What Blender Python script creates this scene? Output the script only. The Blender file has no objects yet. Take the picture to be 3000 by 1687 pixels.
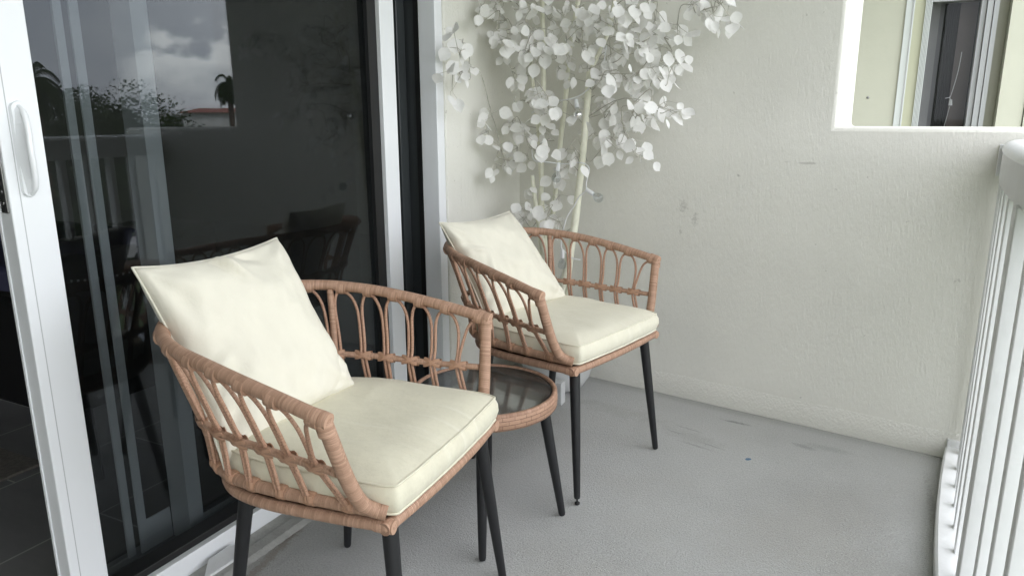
import bpy, math, random
from mathutils import Vector, Matrix, noise
import numpy as np

random.seed(7)
PI = math.pi
C = bpy.context.scene.collection
sc = bpy.context.scene

# ------------------------------------------------------------------ helpers
class MB:
    """collects shapes, builds ONE mesh object"""
    def __init__(s):
        s.v = []; s.f = []; s.uv = []
    def add(s, vs, fs, uvs=None):
        o = len(s.v)
        s.v += [tuple(v) for v in vs]
        for i, f in enumerate(fs):
            s.f.append([o + k for k in f])
            s.uv.append(uvs[i] if uvs else [(0.0, 0.0)] * len(f))
        return s
    def box(s, x0, x1, y0, y1, z0, z1):
        v = [(x0,y0,z0),(x1,y0,z0),(x1,y1,z0),(x0,y1,z0),(x0,y0,z1),(x1,y0,z1),(x1,y1,z1),(x0,y1,z1)]
        f = [(0,3,2,1),(4,5,6,7),(0,1,5,4),(1,2,6,5),(2,3,7,6),(3,0,4,7)]
        return s.add(v, f)
    def prism(s, poly, z0, z1):
        n = len(poly)
        v = [(x, y, z0) for x, y in poly] + [(x, y, z1) for x, y in poly]
        f = [tuple(range(n))[::-1], tuple(range(n, 2*n))]
        f += [(i, (i+1) % n, n + (i+1) % n, n + i) for i in range(n)]
        return s.add(v, f)
    def tube(s, path, r, n=10, closed=False, caps=True, up=None, flat=1.0):
        P = [Vector(p) for p in path]
        N = len(P)
        R = r if isinstance(r, (list, tuple)) else [r] * N
        T = []
        for i in range(N):
            a = P[(i-1) % N] if (closed or i > 0) else P[i]
            b = P[(i+1) % N] if (closed or i < N-1) else P[i]
            t = (b - a)
            T.append(t.normalized() if t.length > 1e-9 else Vector((0,0,1)))
        ref = Vector(up) if up else (Vector((0,0,1)) if abs(T[0].z) < 0.9 else Vector((1,0,0)))
        nrm = (ref - T[0] * ref.dot(T[0])).normalized()
        vs = []; L = [0.0]
        for i in range(N):
            if i: L.append(L[-1] + (P[i]-P[i-1]).length)
            nrm = (nrm - T[i] * nrm.dot(T[i]))
            nrm = nrm.normalized() if nrm.length > 1e-6 else T[i].orthogonal().normalized()
            bn = T[i].cross(nrm)
            for k in range(n):
                a = 2*PI*k/n
                vs.append(P[i] + (nrm*math.cos(a)*flat + bn*math.sin(a)) * R[i])
        fs = []; uv = []
        M = N if closed else N-1
        Lc = L[-1] + (P[0]-P[-1]).length
        for i in range(M):
            j = (i+1) % N
            l0 = L[i]; l1 = L[j] if j > i else Lc
            for k in range(n):
                k2 = (k+1) % n
                fs.append((i*n+k, i*n+k2, j*n+k2, j*n+k))
                uv.append([(k/n, l0), ((k+1)/n, l0), ((k+1)/n, l1), (k/n, l1)])
        if caps and not closed:
            fs.append(tuple(range(n))[::-1]); uv.append([(0.0, L[0])]*n)
            fs.append(tuple((N-1)*n+k for k in range(n))); uv.append([(0.0, L[-1])]*n)
        return s.add(vs, fs, uv)
    def lathe(s, prof, n=32, cx=0, cy=0, cap0=True, cap1=True):
        vs = []; fs = []; uv = []
        m = len(prof)
        L = [0.0]
        for i in range(1, m):
            L.append(L[-1] + math.hypot(prof[i][0]-prof[i-1][0], prof[i][1]-prof[i-1][1]))
        for r, z in prof:
            for k in range(n):
                a = 2*PI*k/n
                vs.append((cx + r*math.cos(a), cy + r*math.sin(a), z))
        rm = max(r for r, z in prof)
        for i in range(m-1):
            for k in range(n):
                k2 = (k+1) % n
                fs.append((i*n+k, i*n+k2, (i+1)*n+k2, (i+1)*n+k))
                u0, u1 = 2*PI*rm*k/n, 2*PI*rm*(k+1)/n
                uv.append([(u0, L[i]), (u1, L[i]), (u1, L[i+1]), (u0, L[i+1])])
        if cap0:
            fs.append(tuple(range(n))[::-1]); uv.append([(0.0, 0.0)]*n)
        if cap1:
            fs.append(tuple((m-1)*n+k for k in range(n))); uv.append([(0.0, 0.0)]*n)
        return s.add(vs, fs, uv)
    def sphere(s, c, r, nu=14, nv=9, sx=1, sy=1, sz=1):
        vs = [(c[0], c[1], c[2]-r*sz)]
        for j in range(1, nv):
            t = -PI/2 + PI*j/nv
            for i in range(nu):
                a = 2*PI*i/nu
                vs.append((c[0]+r*sx*math.cos(t)*math.cos(a), c[1]+r*sy*math.cos(t)*math.sin(a), c[2]+r*sz*math.sin(t)))
        vs.append((c[0], c[1], c[2]+r*sz))
        fs = [(0, 1+(i+1) % nu, 1+i) for i in range(nu)]
        for j in range(nv-2):
            for i in range(nu):
                a = 1+j*nu+i; b = 1+j*nu+(i+1) % nu
                fs.append((a, b, b+nu, a+nu))
        top = len(vs)-1; o = 1+(nv-2)*nu
        fs += [(o+i, o+(i+1) % nu, top) for i in range(nu)]
        return s.add(vs, fs)

def obj(name, mb, mat, parent=None, smooth=True, bevel=0, bseg=2, angle=40):
    me = bpy.data.meshes.new(name)
    me.from_pydata(mb.v, [], mb.f)
    ul = me.uv_layers.new(name='UVMap')
    k = 0
    flat = []
    for u in mb.uv:
        for q in u: flat += [q[0], q[1]]
    ul.data.foreach_set('uv', flat)
    if mat: me.materials.append(mat)
    me.update()
    if smooth:
        me.shade_smooth()
        try: me.set_sharp_from_angle(angle=math.radians(angle))
        except Exception: pass
    o = bpy.data.objects.new(name, me)
    C.objects.link(o)
    if parent: o.parent = parent
    if bevel:
        b = o.modifiers.new('bevel', 'BEVEL'); b.width = bevel; b.segments = bseg
        b.limit_method = 'ANGLE'; b.angle_limit = math.radians(35)
    return o
def tag(o, label, cat, group=None):
    o['label'] = label; o['category'] = cat
    if group: o['group'] = group
    return o
def thing(name, label, cat, loc=(0,0,0), rz=0, group=None):
    o = bpy.data.objects.new(name, None); C.objects.link(o)
    o.empty_display_size = 0.1
    o.location = loc; o.rotation_euler = (0, 0, rz)
    return tag(o, label, cat, group)
def structure(name, mb, mat, **k):
    o = obj(name, mb, mat, **k); o['kind'] = 'structure'; return o

def spline(pts, per=6, closed=False):
    P = [Vector(p) for p in pts]; n = len(P); out = []
    M = n if closed else n-1
    for i in range(M):
        p0 = P[(i-1) % n] if (closed or i > 0) else P[0]*2-P[1]
        p1 = P[i]; p2 = P[(i+1) % n]
        p3 = P[(i+2) % n] if (closed or i < n-2) else P[-1]*2-P[-2]
        for k in range(per):
            t = k/per
            out.append(0.5*((2*p1)+(-p0+p2)*t+(2*p0-5*p1+4*p2-p3)*t*t+(-p0+3*p1-3*p2+p3)*t**3))
    if not closed: out.append(P[-1].copy())
    return out
def at(pts, s):
    """Catmull-Rom position at fractional index s"""
    P = [Vector(p) for p in pts]; n = len(P)
    i = max(0, min(n-2, int(math.floor(s)))); t = s-i
    p0 = P[i-1] if i > 0 else P[0]*2-P[1]
    p1 = P[i]; p2 = P[i+1]
    p3 = P[i+2] if i < n-2 else P[-1]*2-P[-2]
    return 0.5*((2*p1)+(-p0+p2)*t+(2*p0-5*p1+4*p2-p3)*t*t+(-p0+3*p1-3*p2+p3)*t**3)

# ------------------------------------------------------------------ materials
def newmat(name):
    m = bpy.data.materials.new(name); m.use_nodes = True
    nt = m.node_tree; b = nt.nodes['Principled BSDF']
    return m, nt, b
def N(nt, t, **k):
    n = nt.nodes.new(t)
    for a, v in k.items(): setattr(n, a, v)
    return n
def L(nt, a, b): nt.links.new(a, b)
def math_(nt, op, a, b=None, c=None):
    n = N(nt, 'ShaderNodeMath', operation=op)
    for i, q in enumerate((a, b, c)):
        if q is None: continue
        if isinstance(q, (int, float)): n.inputs[i].default_value = q
        else: L(nt, q, n.inputs[i])
    return n.outputs[0]
def ramp(nt, fac, stops):
    r = N(nt, 'ShaderNodeValToRGB')
    e = r.color_ramp.elements
    e[0].position, e[0].color = stops[0][0], (*stops[0][1], 1)
    e[1].position, e[1].color = stops[-1][0], (*stops[-1][1], 1)
    for p, c in stops[1:-1]:
        q = e.new(p); q.color = (*c, 1)
    L(nt, fac, r.inputs[0]); return r.outputs[0]
def noise_(nt, vec, scale, detail=3, rough=0.55, out=0):
    n = N(nt, 'ShaderNodeTexNoise'); n.inputs['Scale'].default_value = scale
    n.inputs['Detail'].default_value = detail; n.inputs['Roughness'].default_value = rough
    if vec is not None: L(nt, vec, n.inputs['Vector'])
    return n.outputs[out]
def mapping(nt, vec, scale=(1,1,1), rot=(0,0,0), loc=(0,0,0)):
    m = N(nt, 'ShaderNodeMapping')
    m.inputs['Scale'].default_value = scale; m.inputs['Rotation'].default_value = rot
    m.inputs['Location'].default_value = loc
    L(nt, vec, m.inputs['Vector']); return m.outputs[0]
def tmap(nt, vec, loc, ang, scale):
    m = N(nt, 'ShaderNodeMapping', vector_type='TEXTURE')
    m.inputs['Location'].default_value = loc; m.inputs['Rotation'].default_value = (0,0,ang); m.inputs['Scale'].default_value = scale
    L(nt, vec, m.inputs['Vector']); return m.outputs[0]
def coord(nt, which='Object'):
    return N(nt, 'ShaderNodeTexCoord').outputs[which]
def bump(nt, b, h, dist=0.001, strength=1.0, prev=None):
    n = N(nt, 'ShaderNodeBump'); n.inputs['Distance'].default_value = dist
    n.inputs['Strength'].default_value = strength
    L(nt, h, n.inputs['Height'])
    if prev is not None: L(nt, prev, n.inputs['Normal'])
    L(nt, n.outputs[0], b.inputs['Normal']); return n.outputs[0]
def mix(nt, fac, a, b, mode='MIX'):
    n = N(nt, 'ShaderNodeMix', data_type='RGBA', blend_type=mode)
    for i, q in ((0, fac), (6, a), (7, b)):
        if isinstance(q, (int, float)): n.inputs[i].default_value = q
        elif isinstance(q, tuple): n.inputs[i].default_value = (*q, 1)
        else: L(nt, q, n.inputs[i])
    return n.outputs[2]

def simple(name, col, rough=0.5, metal=0.0, bscale=0, bdist=0.0005, var=0.0, vscale=4, spec=0.5):
    m, nt, b = newmat(name)
    b.inputs['Roughness'].default_value = rough; b.inputs['Metallic'].default_value = metal
    b.inputs['Specular IOR Level'].default_value = spec
    b.inputs['Base Color'].default_value = (*col, 1)
    c = coord(nt)
    if var:
        f = noise_(nt, c, vscale, 4, 0.6)
        dk = tuple(q*(1-var) for q in col)
        L(nt, ramp(nt, f, [(0.3, dk), (0.7, col)]), b.inputs['Base Color'])
    if bscale:
        bump(nt, b, noise_(nt, c, bscale, 4, 0.6), bdist)
    return m

def m_stucco(name, col, coarse=False):
    m, nt, b = newmat(name)
    b.inputs['Roughness'].default_value = 0.62
    b.inputs['Specular IOR Level'].default_value = 0.25
    c = coord(nt)
    # slow stains + scuffs
    s1 = noise_(nt, c, 1.3, 5, 0.6)
    col2 = tuple(q*0.90 for q in col)
    base = ramp(nt, s1, [(0.32, col2), (0.62, col)])
    sp = noise_(nt, c, 42, 2, 0.5)
    spm = math_(nt, 'MULTIPLY', ramp(nt, sp, [(0.735, (0,0,0)), (0.78, (1,1,1))]), 0.35)
    base = mix(nt, spm, base, (0.22, 0.2, 0.17))
    if not coarse:
        for t_, z_, sx, sz, am, bk in ((.407,.80,.028,.05,.30,85),(.46,.75,.022,.045,.30,95),(.40,.70,.014,.03,.25,95),(.869,.983,.07,.006,.35,18),(.80,.986,.03,.004,.25,18),(.62,.93,.012,.008,.4,90),(1.36,.62,.02,.012,.3,80)):
            m_ = N(nt, 'ShaderNodeMapping', vector_type='TEXTURE'); L(nt, c, m_.inputs['Vector'])
            m_.inputs['Location'].default_value = (t_,0,z_); m_.inputs['Scale'].default_value = (sx,.12,sz)
            d_ = N(nt, 'ShaderNodeVectorMath', operation='LENGTH'); L(nt, m_.outputs[0], d_.inputs[0])
            nz = noise_(nt, c, bk, 4, .65)
            dd = math_(nt, 'ADD', d_.outputs['Value'], math_(nt, 'MULTIPLY', math_(nt, 'SUBTRACT', nz, .42), 3.2))
            base = mix(nt, math_(nt, 'MULTIPLY', ramp(nt, dd, [(.35,(1,1,1)),(.9,(0,0,0))]), am), base, (.20,.19,.17))
    L(nt, base, b.inputs['Base Color'])
    if coarse:
        h = noise_(nt, mapping(nt, c, (1,1,0.75)), 130, 3, 0.6)
        bump(nt, b, h, 0.0036)
    else:
        h1 = noise_(nt, mapping(nt, c, (1,1,0.28)), 150, 4, 0.65)
        h2 = noise_(nt, mapping(nt, c, (1,1,0.45)), 60, 3, 0.5)
        h3 = noise_(nt, c, 5.0, 2, 0.5)
        h = math_(nt, 'ADD', math_(nt, 'MULTIPLY', h1, 0.7), math_(nt, 'MULTIPLY', h2, 0.45))
        h = math_(nt, 'ADD', h, math_(nt, 'MULTIPLY', h3, 0.5))
        bump(nt, b, h, 0.0026)
    return m

def m_floor():
    m, nt, b = newmat('painted_concrete')
    c = coord(nt)
    b.inputs['Roughness'].default_value = 0.55
    b.inputs['Specular IOR Level'].default_value = 0.3
    big = noise_(nt, c, 1.6, 6, 0.62)
    col = ramp(nt, big, [(0.28, (0.41,0.41,0.40)), (0.5, (0.472,0.476,0.466)), (0.72, (0.505,0.51,0.50))])
    warm = noise_(nt, mapping(nt, c, (1,1,1), loc=(3.1,1.7,0)), 2.3, 4, 0.6)
    col = mix(nt, math_(nt, 'MULTIPLY', ramp(nt, warm, [(0.5,(0,0,0)),(0.75,(1,1,1))]), 0.35), col, (0.43,0.415,0.38))
    gr = noise_(nt, c, 210, 3, 0.7)
    col = mix(nt, 1.0, col, ramp(nt, gr, [(0.34,(0.80,0.80,0.80)),(0.62,(1.06,1.06,1.06))]), 'MULTIPLY')
    # dark specks
    sp = noise_(nt, c, 95, 3, 0.6)
    area = ramp(nt, noise_(nt, mapping(nt, c, (1,1,1), loc=(9,4,0)), 2.0, 2, 0.5), [(0.42,(0,0,0)),(0.62,(1,1,1))])
    spm = math_(nt, 'MULTIPLY', ramp(nt, sp, [(0.64,(0,0,0)),(0.74,(1,1,1))]), area)
    col = mix(nt, math_(nt, 'MULTIPLY', spm, 0.55), col, (0.11,0.11,0.10))
    # scuffs: local worn marks (x, y, half sizes, angle)
    def blot(x, y, sx, sy, ang, colr, amt, brk=30):
        nonlocal col
        q = tmap(nt, c, (x,y,0), ang, (sx,sy,10))
        d = N(nt, 'ShaderNodeVectorMath', operation='LENGTH'); L(nt, q, d.inputs[0])
        nz = noise_(nt, c, brk, 4, 0.65)
        dd = math_(nt, 'ADD', d.outputs['Value'], math_(nt, 'MULTIPLY', math_(nt, 'SUBTRACT', nz, 0.5), 2.4))
        f = math_(nt, 'MULTIPLY', ramp(nt, dd, [(0.35,(1,1,1)),(1.0,(0,0,0))]), amt*0.75)
        col = mix(nt, f, col, colr)
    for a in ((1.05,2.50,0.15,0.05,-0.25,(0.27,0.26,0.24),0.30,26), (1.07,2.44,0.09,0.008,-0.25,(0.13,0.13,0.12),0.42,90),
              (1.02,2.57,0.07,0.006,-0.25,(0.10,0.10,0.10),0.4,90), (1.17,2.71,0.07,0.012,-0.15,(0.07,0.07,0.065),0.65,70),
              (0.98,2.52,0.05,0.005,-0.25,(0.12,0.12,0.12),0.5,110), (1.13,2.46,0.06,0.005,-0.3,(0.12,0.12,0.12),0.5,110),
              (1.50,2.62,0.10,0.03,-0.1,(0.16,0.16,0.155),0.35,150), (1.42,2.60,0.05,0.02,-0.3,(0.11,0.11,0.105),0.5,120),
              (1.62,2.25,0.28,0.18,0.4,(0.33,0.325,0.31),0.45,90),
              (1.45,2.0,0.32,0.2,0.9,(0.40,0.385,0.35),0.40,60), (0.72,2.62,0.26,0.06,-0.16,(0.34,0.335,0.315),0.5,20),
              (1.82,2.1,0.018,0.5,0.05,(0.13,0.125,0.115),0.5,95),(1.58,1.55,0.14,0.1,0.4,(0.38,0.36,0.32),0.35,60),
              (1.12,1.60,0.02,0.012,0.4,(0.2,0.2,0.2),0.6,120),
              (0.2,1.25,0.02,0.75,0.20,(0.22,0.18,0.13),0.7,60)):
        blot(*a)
    # along the foot of the end wall
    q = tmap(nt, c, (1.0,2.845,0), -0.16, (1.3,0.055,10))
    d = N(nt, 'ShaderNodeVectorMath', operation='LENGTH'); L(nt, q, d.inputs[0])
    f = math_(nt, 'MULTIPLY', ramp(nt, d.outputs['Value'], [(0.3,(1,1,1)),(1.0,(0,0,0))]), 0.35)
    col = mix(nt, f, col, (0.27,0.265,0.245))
    # blue paint drip
    q = tmap(nt, c, (1.258,2.413,0), -0.7, (0.0085,0.013,10))
    d = N(nt, 'ShaderNodeVectorMath', operation='LENGTH'); L(nt, q, d.inputs[0])
    dd = math_(nt, 'ADD', d.outputs['Value'], math_(nt, 'MULTIPLY', noise_(nt, c, 150, 2), 0.5))
    col = mix(nt, ramp(nt, math_(nt, 'MULTIPLY', dd, 0.5), [(0.55,(1,1,1)),(0.6,(0,0,0))]), col, (0.07,0.16,0.27))
    L(nt, col, b.inputs['Base Color'])
    h = math_(nt, 'ADD', noise_(nt, c, 230, 3, 0.6), math_(nt, 'MULTIPLY', noise_(nt, c, 90, 3, 0.5), 0.5))
    bump(nt, b, h, 0.0044)
    return m

def m_wicker(name, pitch=0.0047, c0=(0.275,0.160,0.103), c1=(0.525,0.335,0.238), twist=1.0):
    m, nt, b = newmat(name)
    b.inputs['Roughness'].default_value = 0.5
    b.inputs['Specular IOR Level'].default_value = 0.35
    uv = N(nt, 'ShaderNodeUVMap'); uv.uv_map = 'UVMap'
    sep = N(nt, 'ShaderNodeSeparateXYZ'); L(nt, uv.outputs[0], sep.inputs[0])
    jit = noise_(nt, mapping(nt, uv.outputs[0], (1.0, 60, 1)), 1.0, 2)
    w = math_(nt, 'ADD', math_(nt, 'DIVIDE', sep.outputs[1], pitch), math_(nt, 'MULTIPLY', sep.outputs[0], twist))
    w = math_(nt, 'ADD', w, math_(nt, 'MULTIPLY', jit, 1.1))
    fr = math_(nt, 'FRACT', w); fl = math_(nt, 'FLOOR', w)
    wn = N(nt, 'ShaderNodeTexWhiteNoise', noise_dimensions='1D'); L(nt, fl, wn.inputs['W'])
    prof = math_(nt, 'POWER', math_(nt, 'SINE', math_(nt, 'MULTIPLY', fr, PI)), 0.45)
    grain = noise_(nt, mapping(nt, uv.outputs[0], (2.5, 1500, 1)), 1.0, 4, 0.65)
    tone = math_(nt, 'ADD', math_(nt, 'MULTIPLY', grain, 0.75), math_(nt, 'MULTIPLY', wn.outputs[0], 0.35))
    mid = tuple((p+q)/2 for p, q in zip(c0, c1))
    col = ramp(nt, tone, [(0.22, c0), (0.52, mid), (0.85, c1)])
    seam = ramp(nt, prof, [(0.18, (1,1,1)), (0.55, (0,0,0))])
    gap = math_(nt, 'GREATER_THAN', wn.outputs[0], 0.86)
    sm = math_(nt, 'MULTIPLY', seam, math_(nt, 'ADD', math_(nt, 'MULTIPLY', gap, 0.45), 0.34))
    col = mix(nt, sm, col, (0.05,0.024,0.014))
    L(nt, col, b.inputs['Base Color'])
    h = math_(nt, 'ADD', prof, math_(nt, 'MULTIPLY', grain, 0.35))
    bump(nt, b, h, 0.0008)
    return m

def m_rattan():
    m, nt, b = newmat('rattan_core')
    b.inputs['Roughness'].default_value = 0.5; b.inputs['Specular IOR Level'].default_value = 0.35
    uv = N(nt, 'ShaderNodeUVMap'); uv.uv_map = 'UVMap'
    g = noise_(nt, mapping(nt, uv.outputs[0], (5, 320, 1)), 1.0, 4, 0.7)
    col = ramp(nt, g, [(0.34, (0.205,0.108,0.068)), (0.48, (0.385,0.228,0.155)), (0.72, (0.515,0.322,0.225))])
    L(nt, col, b.inputs['Base Color'])
    bump(nt, b, g, 0.0006)
    return m

def m_weave():
    m, nt, b = newmat('rattan_weave')
    b.inputs['Roughness'].default_value = 0.5; b.inputs['Specular IOR Level'].default_value = 0.35
    uv = N(nt, 'ShaderNodeUVMap'); uv.uv_map = 'UVMap'
    br = N(nt, 'ShaderNodeTexBrick'); L(nt, uv.outputs[0], br.inputs['Vector'])
    br.inputs['Color1'].default_value = (0.52,0.32,0.22,1); br.inputs['Color2'].default_value = (0.41,0.245,0.165,1)
    br.inputs['Mortar'].default_value = (0.06,0.028,0.016,1)
    br.inputs['Scale'].default_value = 1.0; br.inputs['Mortar Size'].default_value = 0.0006
    br.inputs['Mortar Smooth'].default_value = 0.6
    br.inputs['Brick Width'].default_value = 0.034; br.inputs['Row Height'].default_value = 0.0115
    g = noise_(nt, mapping(nt, uv.outputs[0], (60, 900, 1)), 1.0, 4, 0.65)
    col = mix(nt, 0.55, br.outputs['Color'], ramp(nt, g, [(0.3,(0.35,0.35,0.35)),(0.7,(1,1,1))]), 'MULTIPLY')
    L(nt, col, b.inputs['Base Color'])
    inv = math_(nt, 'SUBTRACT', 1.0, br.outputs['Fac'])
    bump(nt, b, math_(nt, 'ADD', inv, math_(nt, 'MULTIPLY', g, 0.3)), 0.0015)
    return m

def m_fabric(name, col, dirt=0.0):
    m, nt, b = newmat(name)
    b.inputs['Roughness'].default_value = 0.85
    b.inputs['Specular IOR Level'].default_value = 0.2
    b.inputs['Sheen Weight'].default_value = 0.15
    c = coord(nt)
    f = noise_(nt, c, 7, 5, 0.65)
    base = ramp(nt, f, [(0.3, tuple(q*(1-0.05-dirt) for q in col)), (0.65, col)])
    if dirt:
        g = noise_(nt, mapping(nt, c, (1,1,1), loc=(2,5,1)), 120, 4, 0.7)
        gm = math_(nt, 'MULTIPLY', ramp(nt, g, [(0.5,(0,0,0)),(0.75,(1,1,1))]), dirt*2.2)
        base = mix(nt, gm, base, (0.45,0.42,0.34))
        # faint crease lines across the seat
        cr = noise_(nt, mapping(nt, c, (1.6, 30, 1.0), rot=(0,0,0.62)), 1.0, 3, 0.6)
        crm = math_(nt, 'MULTIPLY', ramp(nt, cr, [(0.60,(0,0,0)),(0.70,(1,1,1))]), 0.35)
        base = mix(nt, crm, base, (0.74,0.72,0.62))
    L(nt, base, b.inputs['Base Color'])
    w1 = noise_(nt, mapping(nt, c, (1,1,1)), 14, 5, 0.6)
    n1 = bump(nt, b, w1, 0.008, 0.35)
    w2 = noise_(nt, c, 900, 2, 0.5)
    bump(nt, b, w2, 0.0002, 0.8, prev=n1)
    return m

def m_glass(name, tint=(0.3,0.32,0.32), f0=0.055, rough=0.0, dirt=0.0, dirtcol=(0.5,0.5,0.48)):
    m = bpy.data.materials.new(name); m.use_nodes = True
    nt = m.node_tree; nt.nodes.clear()
    out = N(nt, 'ShaderNodeOutputMaterial')
    tr = N(nt, 'ShaderNodeBsdfTransparent'); tr.inputs[0].default_value = (*tint, 1)
    gl = N(nt, 'ShaderNodeBsdfGlossy'); gl.inputs['Roughness'].default_value = rough
    gl.inputs['Color'].default_value = (0.90, 0.95, 1.0, 1)
    lw = N(nt, 'ShaderNodeLayerWeight'); lw.inputs['Blend'].default_value = 0.5
    f = math_(nt, 'ADD', math_(nt, 'MULTIPLY', math_(nt, 'POWER', lw.outputs['Facing'], 4.0), 1-f0), f0)
    mx = N(nt, 'ShaderNodeMixShader')
    L(nt, f, mx.inputs[0]); L(nt, tr.outputs[0], mx.inputs[1]); L(nt, gl.outputs[0], mx.inputs[2])
    res = mx.outputs[0]
    if dirt:
        df = N(nt, 'ShaderNodeBsdfDiffuse'); df.inputs[0].default_value = (*dirtcol, 1)
        c = coord(nt)
        d = noise_(nt, c, 9, 6, 0.7)
        fm = math_(nt, 'MULTIPLY', ramp(nt, d, [(0.35,(0.15,0.15,0.15)),(0.7,(1,1,1))]), dirt)
        m2 = N(nt, 'ShaderNodeMixShader'); L(nt, fm, m2.inputs[0]); L(nt, res, m2.inputs[1]); L(nt, df.outputs[0], m2.inputs[2])
        res = m2.outputs[0]
    L(nt, res, out.inputs[0])
    return m

def m_leaf(name, col, tr=0.35, var=0.15):
    m, nt, b = newmat(name)
    nt.nodes.remove(b)
    out = nt.nodes['Material Output']
    c = coord(nt)
    f = noise_(nt, c, 40, 4, 0.7)
    cc = ramp(nt, f, [(0.3, tuple(q*(1-var) for q in col)), (0.65, col)])
    d = N(nt, 'ShaderNodeBsdfDiffuse'); t = N(nt, 'ShaderNodeBsdfTranslucent')
    L(nt, cc, d.inputs[0]); L(nt, cc, t.inputs[0])
    mx = N(nt, 'ShaderNodeMixShader'); mx.inputs[0].default_value = tr
    L(nt, d.outputs[0], mx.inputs[1]); L(nt, t.outputs[0], mx.inputs[2]); L(nt, mx.outputs[0], out.inputs[0])
    return m

M = {}
M['wall'] = m_stucco('stucco_paint', (0.765,0.757,0.70))
M['wall_coarse'] = m_stucco('stucco_coarse', (0.725,0.717,0.662), True)
M['pilaster'] = m_stucco('stucco_pilaster', (0.765,0.757,0.70), True)
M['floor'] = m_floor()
M['white'] = simple('white_frame', (0.80,0.82,0.84), 0.35, bscale=60, bdist=0.0002, var=0.04, vscale=3)
M['rail'] = simple('white_rail_paint', (0.76,0.77,0.77), 0.45, bscale=45, bdist=0.0012, var=0.07, vscale=9)
M['black'] = simple('black_gasket', (0.006,0.006,0.006), 0.5)
M['bronze'] = simple('dark_frame', (0.035,0.04,0.042), 0.3)
M['leg'] = simple('black_powder_coat', (0.009,0.0095,0.011), 0.45, bscale=250, bdist=0.0001)
M['rubber'] = simple('black_rubber', (0.01,0.01,0.01), 0.6)
M['wicker'] = m_wicker('wicker_wrap')
M['binding'] = m_wicker('wicker_binding', 0.0056, (0.285,0.166,0.106), (0.525,0.335,0.238), 0.0)
M['rattan'] = m_rattan()
M['weave'] = m_weave()
def m_strip():
    m, nt, b = newmat('rattan_strip')
    b.inputs['Roughness'].default_value = 0.5; b.inputs['Specular IOR Level'].default_value = 0.35
    uv = N(nt, 'ShaderNodeUVMap'); uv.uv_map = 'UVMap'
    g = noise_(nt, mapping(nt, uv.outputs[0], (30, 60, 1)), 1.0, 4, 0.65)
    L(nt, ramp(nt, g, [(0.3, (0.29,0.16,0.10)), (0.7, (0.52,0.32,0.215))]), b.inputs['Base Color'])
    bump(nt, b, g, 0.0005)
    return m
M['strip'] = m_strip()
M['cush'] = m_fabric('cream_cushion', (0.68,0.65,0.515), 0.09)
M['cush2'] = m_fabric('cream_cushion_clean', (0.70,0.672,0.55), 0.02)
M['pillow'] = m_fabric('cream_pillow', (0.712,0.685,0.585), 0.0)
M['web'] = simple('seat_webbing', (0.10,0.06,0.04), 0.8)
M['glass'] = m_glass('tinted_glass', (0.565,0.585,0.59), 0.032, 0.0, 0.006)
M['clear'] = m_glass('clear_bulb', (0.84,0.85,0.85), 0.07)
M['smoke'] = m_glass('smoked_table_glass', (0.42,0.42,0.40), 0.05, 0.10, 0.22, (0.36,0.365,0.345))  # dirty film, its grey raised to stand for the wall's reflection
M['chrome'] = simple('silvered_bulb', (0.85,0.85,0.85), 0.06, 1.0)
M['steel'] = simple('lock_steel', (0.42,0.42,0.42), 0.35, 1.0)
M['screw'] = simple('screw_steel', (0.3,0.3,0.3), 0.3, 1.0)
M['bark'] = simple('painted_stem', (0.80,0.80,0.66), 0.6, bscale=70, bdist=0.0016, var=0.14, vscale=30)
M['twig'] = simple('pale_twig', (0.56,0.54,0.47), 0.7, var=0.45, vscale=25)
M['leaf'] = m_leaf('white_leaf', (0.89,0.885,0.865), 0.30, 0.08)
M['pot'] = simple('white_pot', (0.56,0.57,0.565), 0.5, var=0.06)
M['cord'] = simple('white_cord', (0.72,0.73,0.74), 0.5)
M['concrete'] = simple('raw_concrete', (0.42,0.42,0.40), 0.8, bscale=70, bdist=0.003, var=0.3, vscale=14)
M['ceil'] = simple('white_ceiling', (0.55,0.55,0.53), 0.8, bscale=90, bdist=0.002)

# ------------------------------------------------------------------ camera
YAW, PITCH, ROLL = math.radians(26.5), math.radians(13.33), math.radians(-0.19)
cam = bpy.data.cameras.new('camera'); co = bpy.data.objects.new('camera', cam); C.objects.link(co)
cam.sensor_width = 36; cam.lens = 2125/3000*36; cam.clip_start = 0.02; cam.clip_end = 3000
fwd = Vector((0, math.cos(PITCH), -math.sin(PITCH))); rt = Vector((1,0,0)); up = rt.cross(fwd)
ca = rt*math.cos(ROLL)+up*math.sin(ROLL); cb = -rt*math.sin(ROLL)+up*math.cos(ROLL)
Rz = Matrix.Rotation(YAW, 3, 'Z')
ca, cb, cf = Rz@ca, Rz@cb, Rz@fwd
Mx = Matrix((ca, cb, -cf)).transposed().to_4x4()
Mx.translation = Vector((1.555, 0, 1.15))
co.matrix_world = Mx
sc.camera = co

# ------------------------------------------------------------------ setting: floor, ceiling, building walls
fl = MB().prism([(0.06,-3.0),(2.06,-3.0),(2.06,3.0),(0.06,3.2)], -0.22, 0.0)
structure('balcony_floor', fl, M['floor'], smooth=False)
ce = MB().prism([(-0.3,-3.0),(2.15,-3.0),(2.15,3.2),(-0.3,3.4)], 2.48, 2.7)
structure('balcony_ceiling', ce, M['ceil'], smooth=False)  # unseen slab put in to shade; its colour lowered to cut bounce

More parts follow.
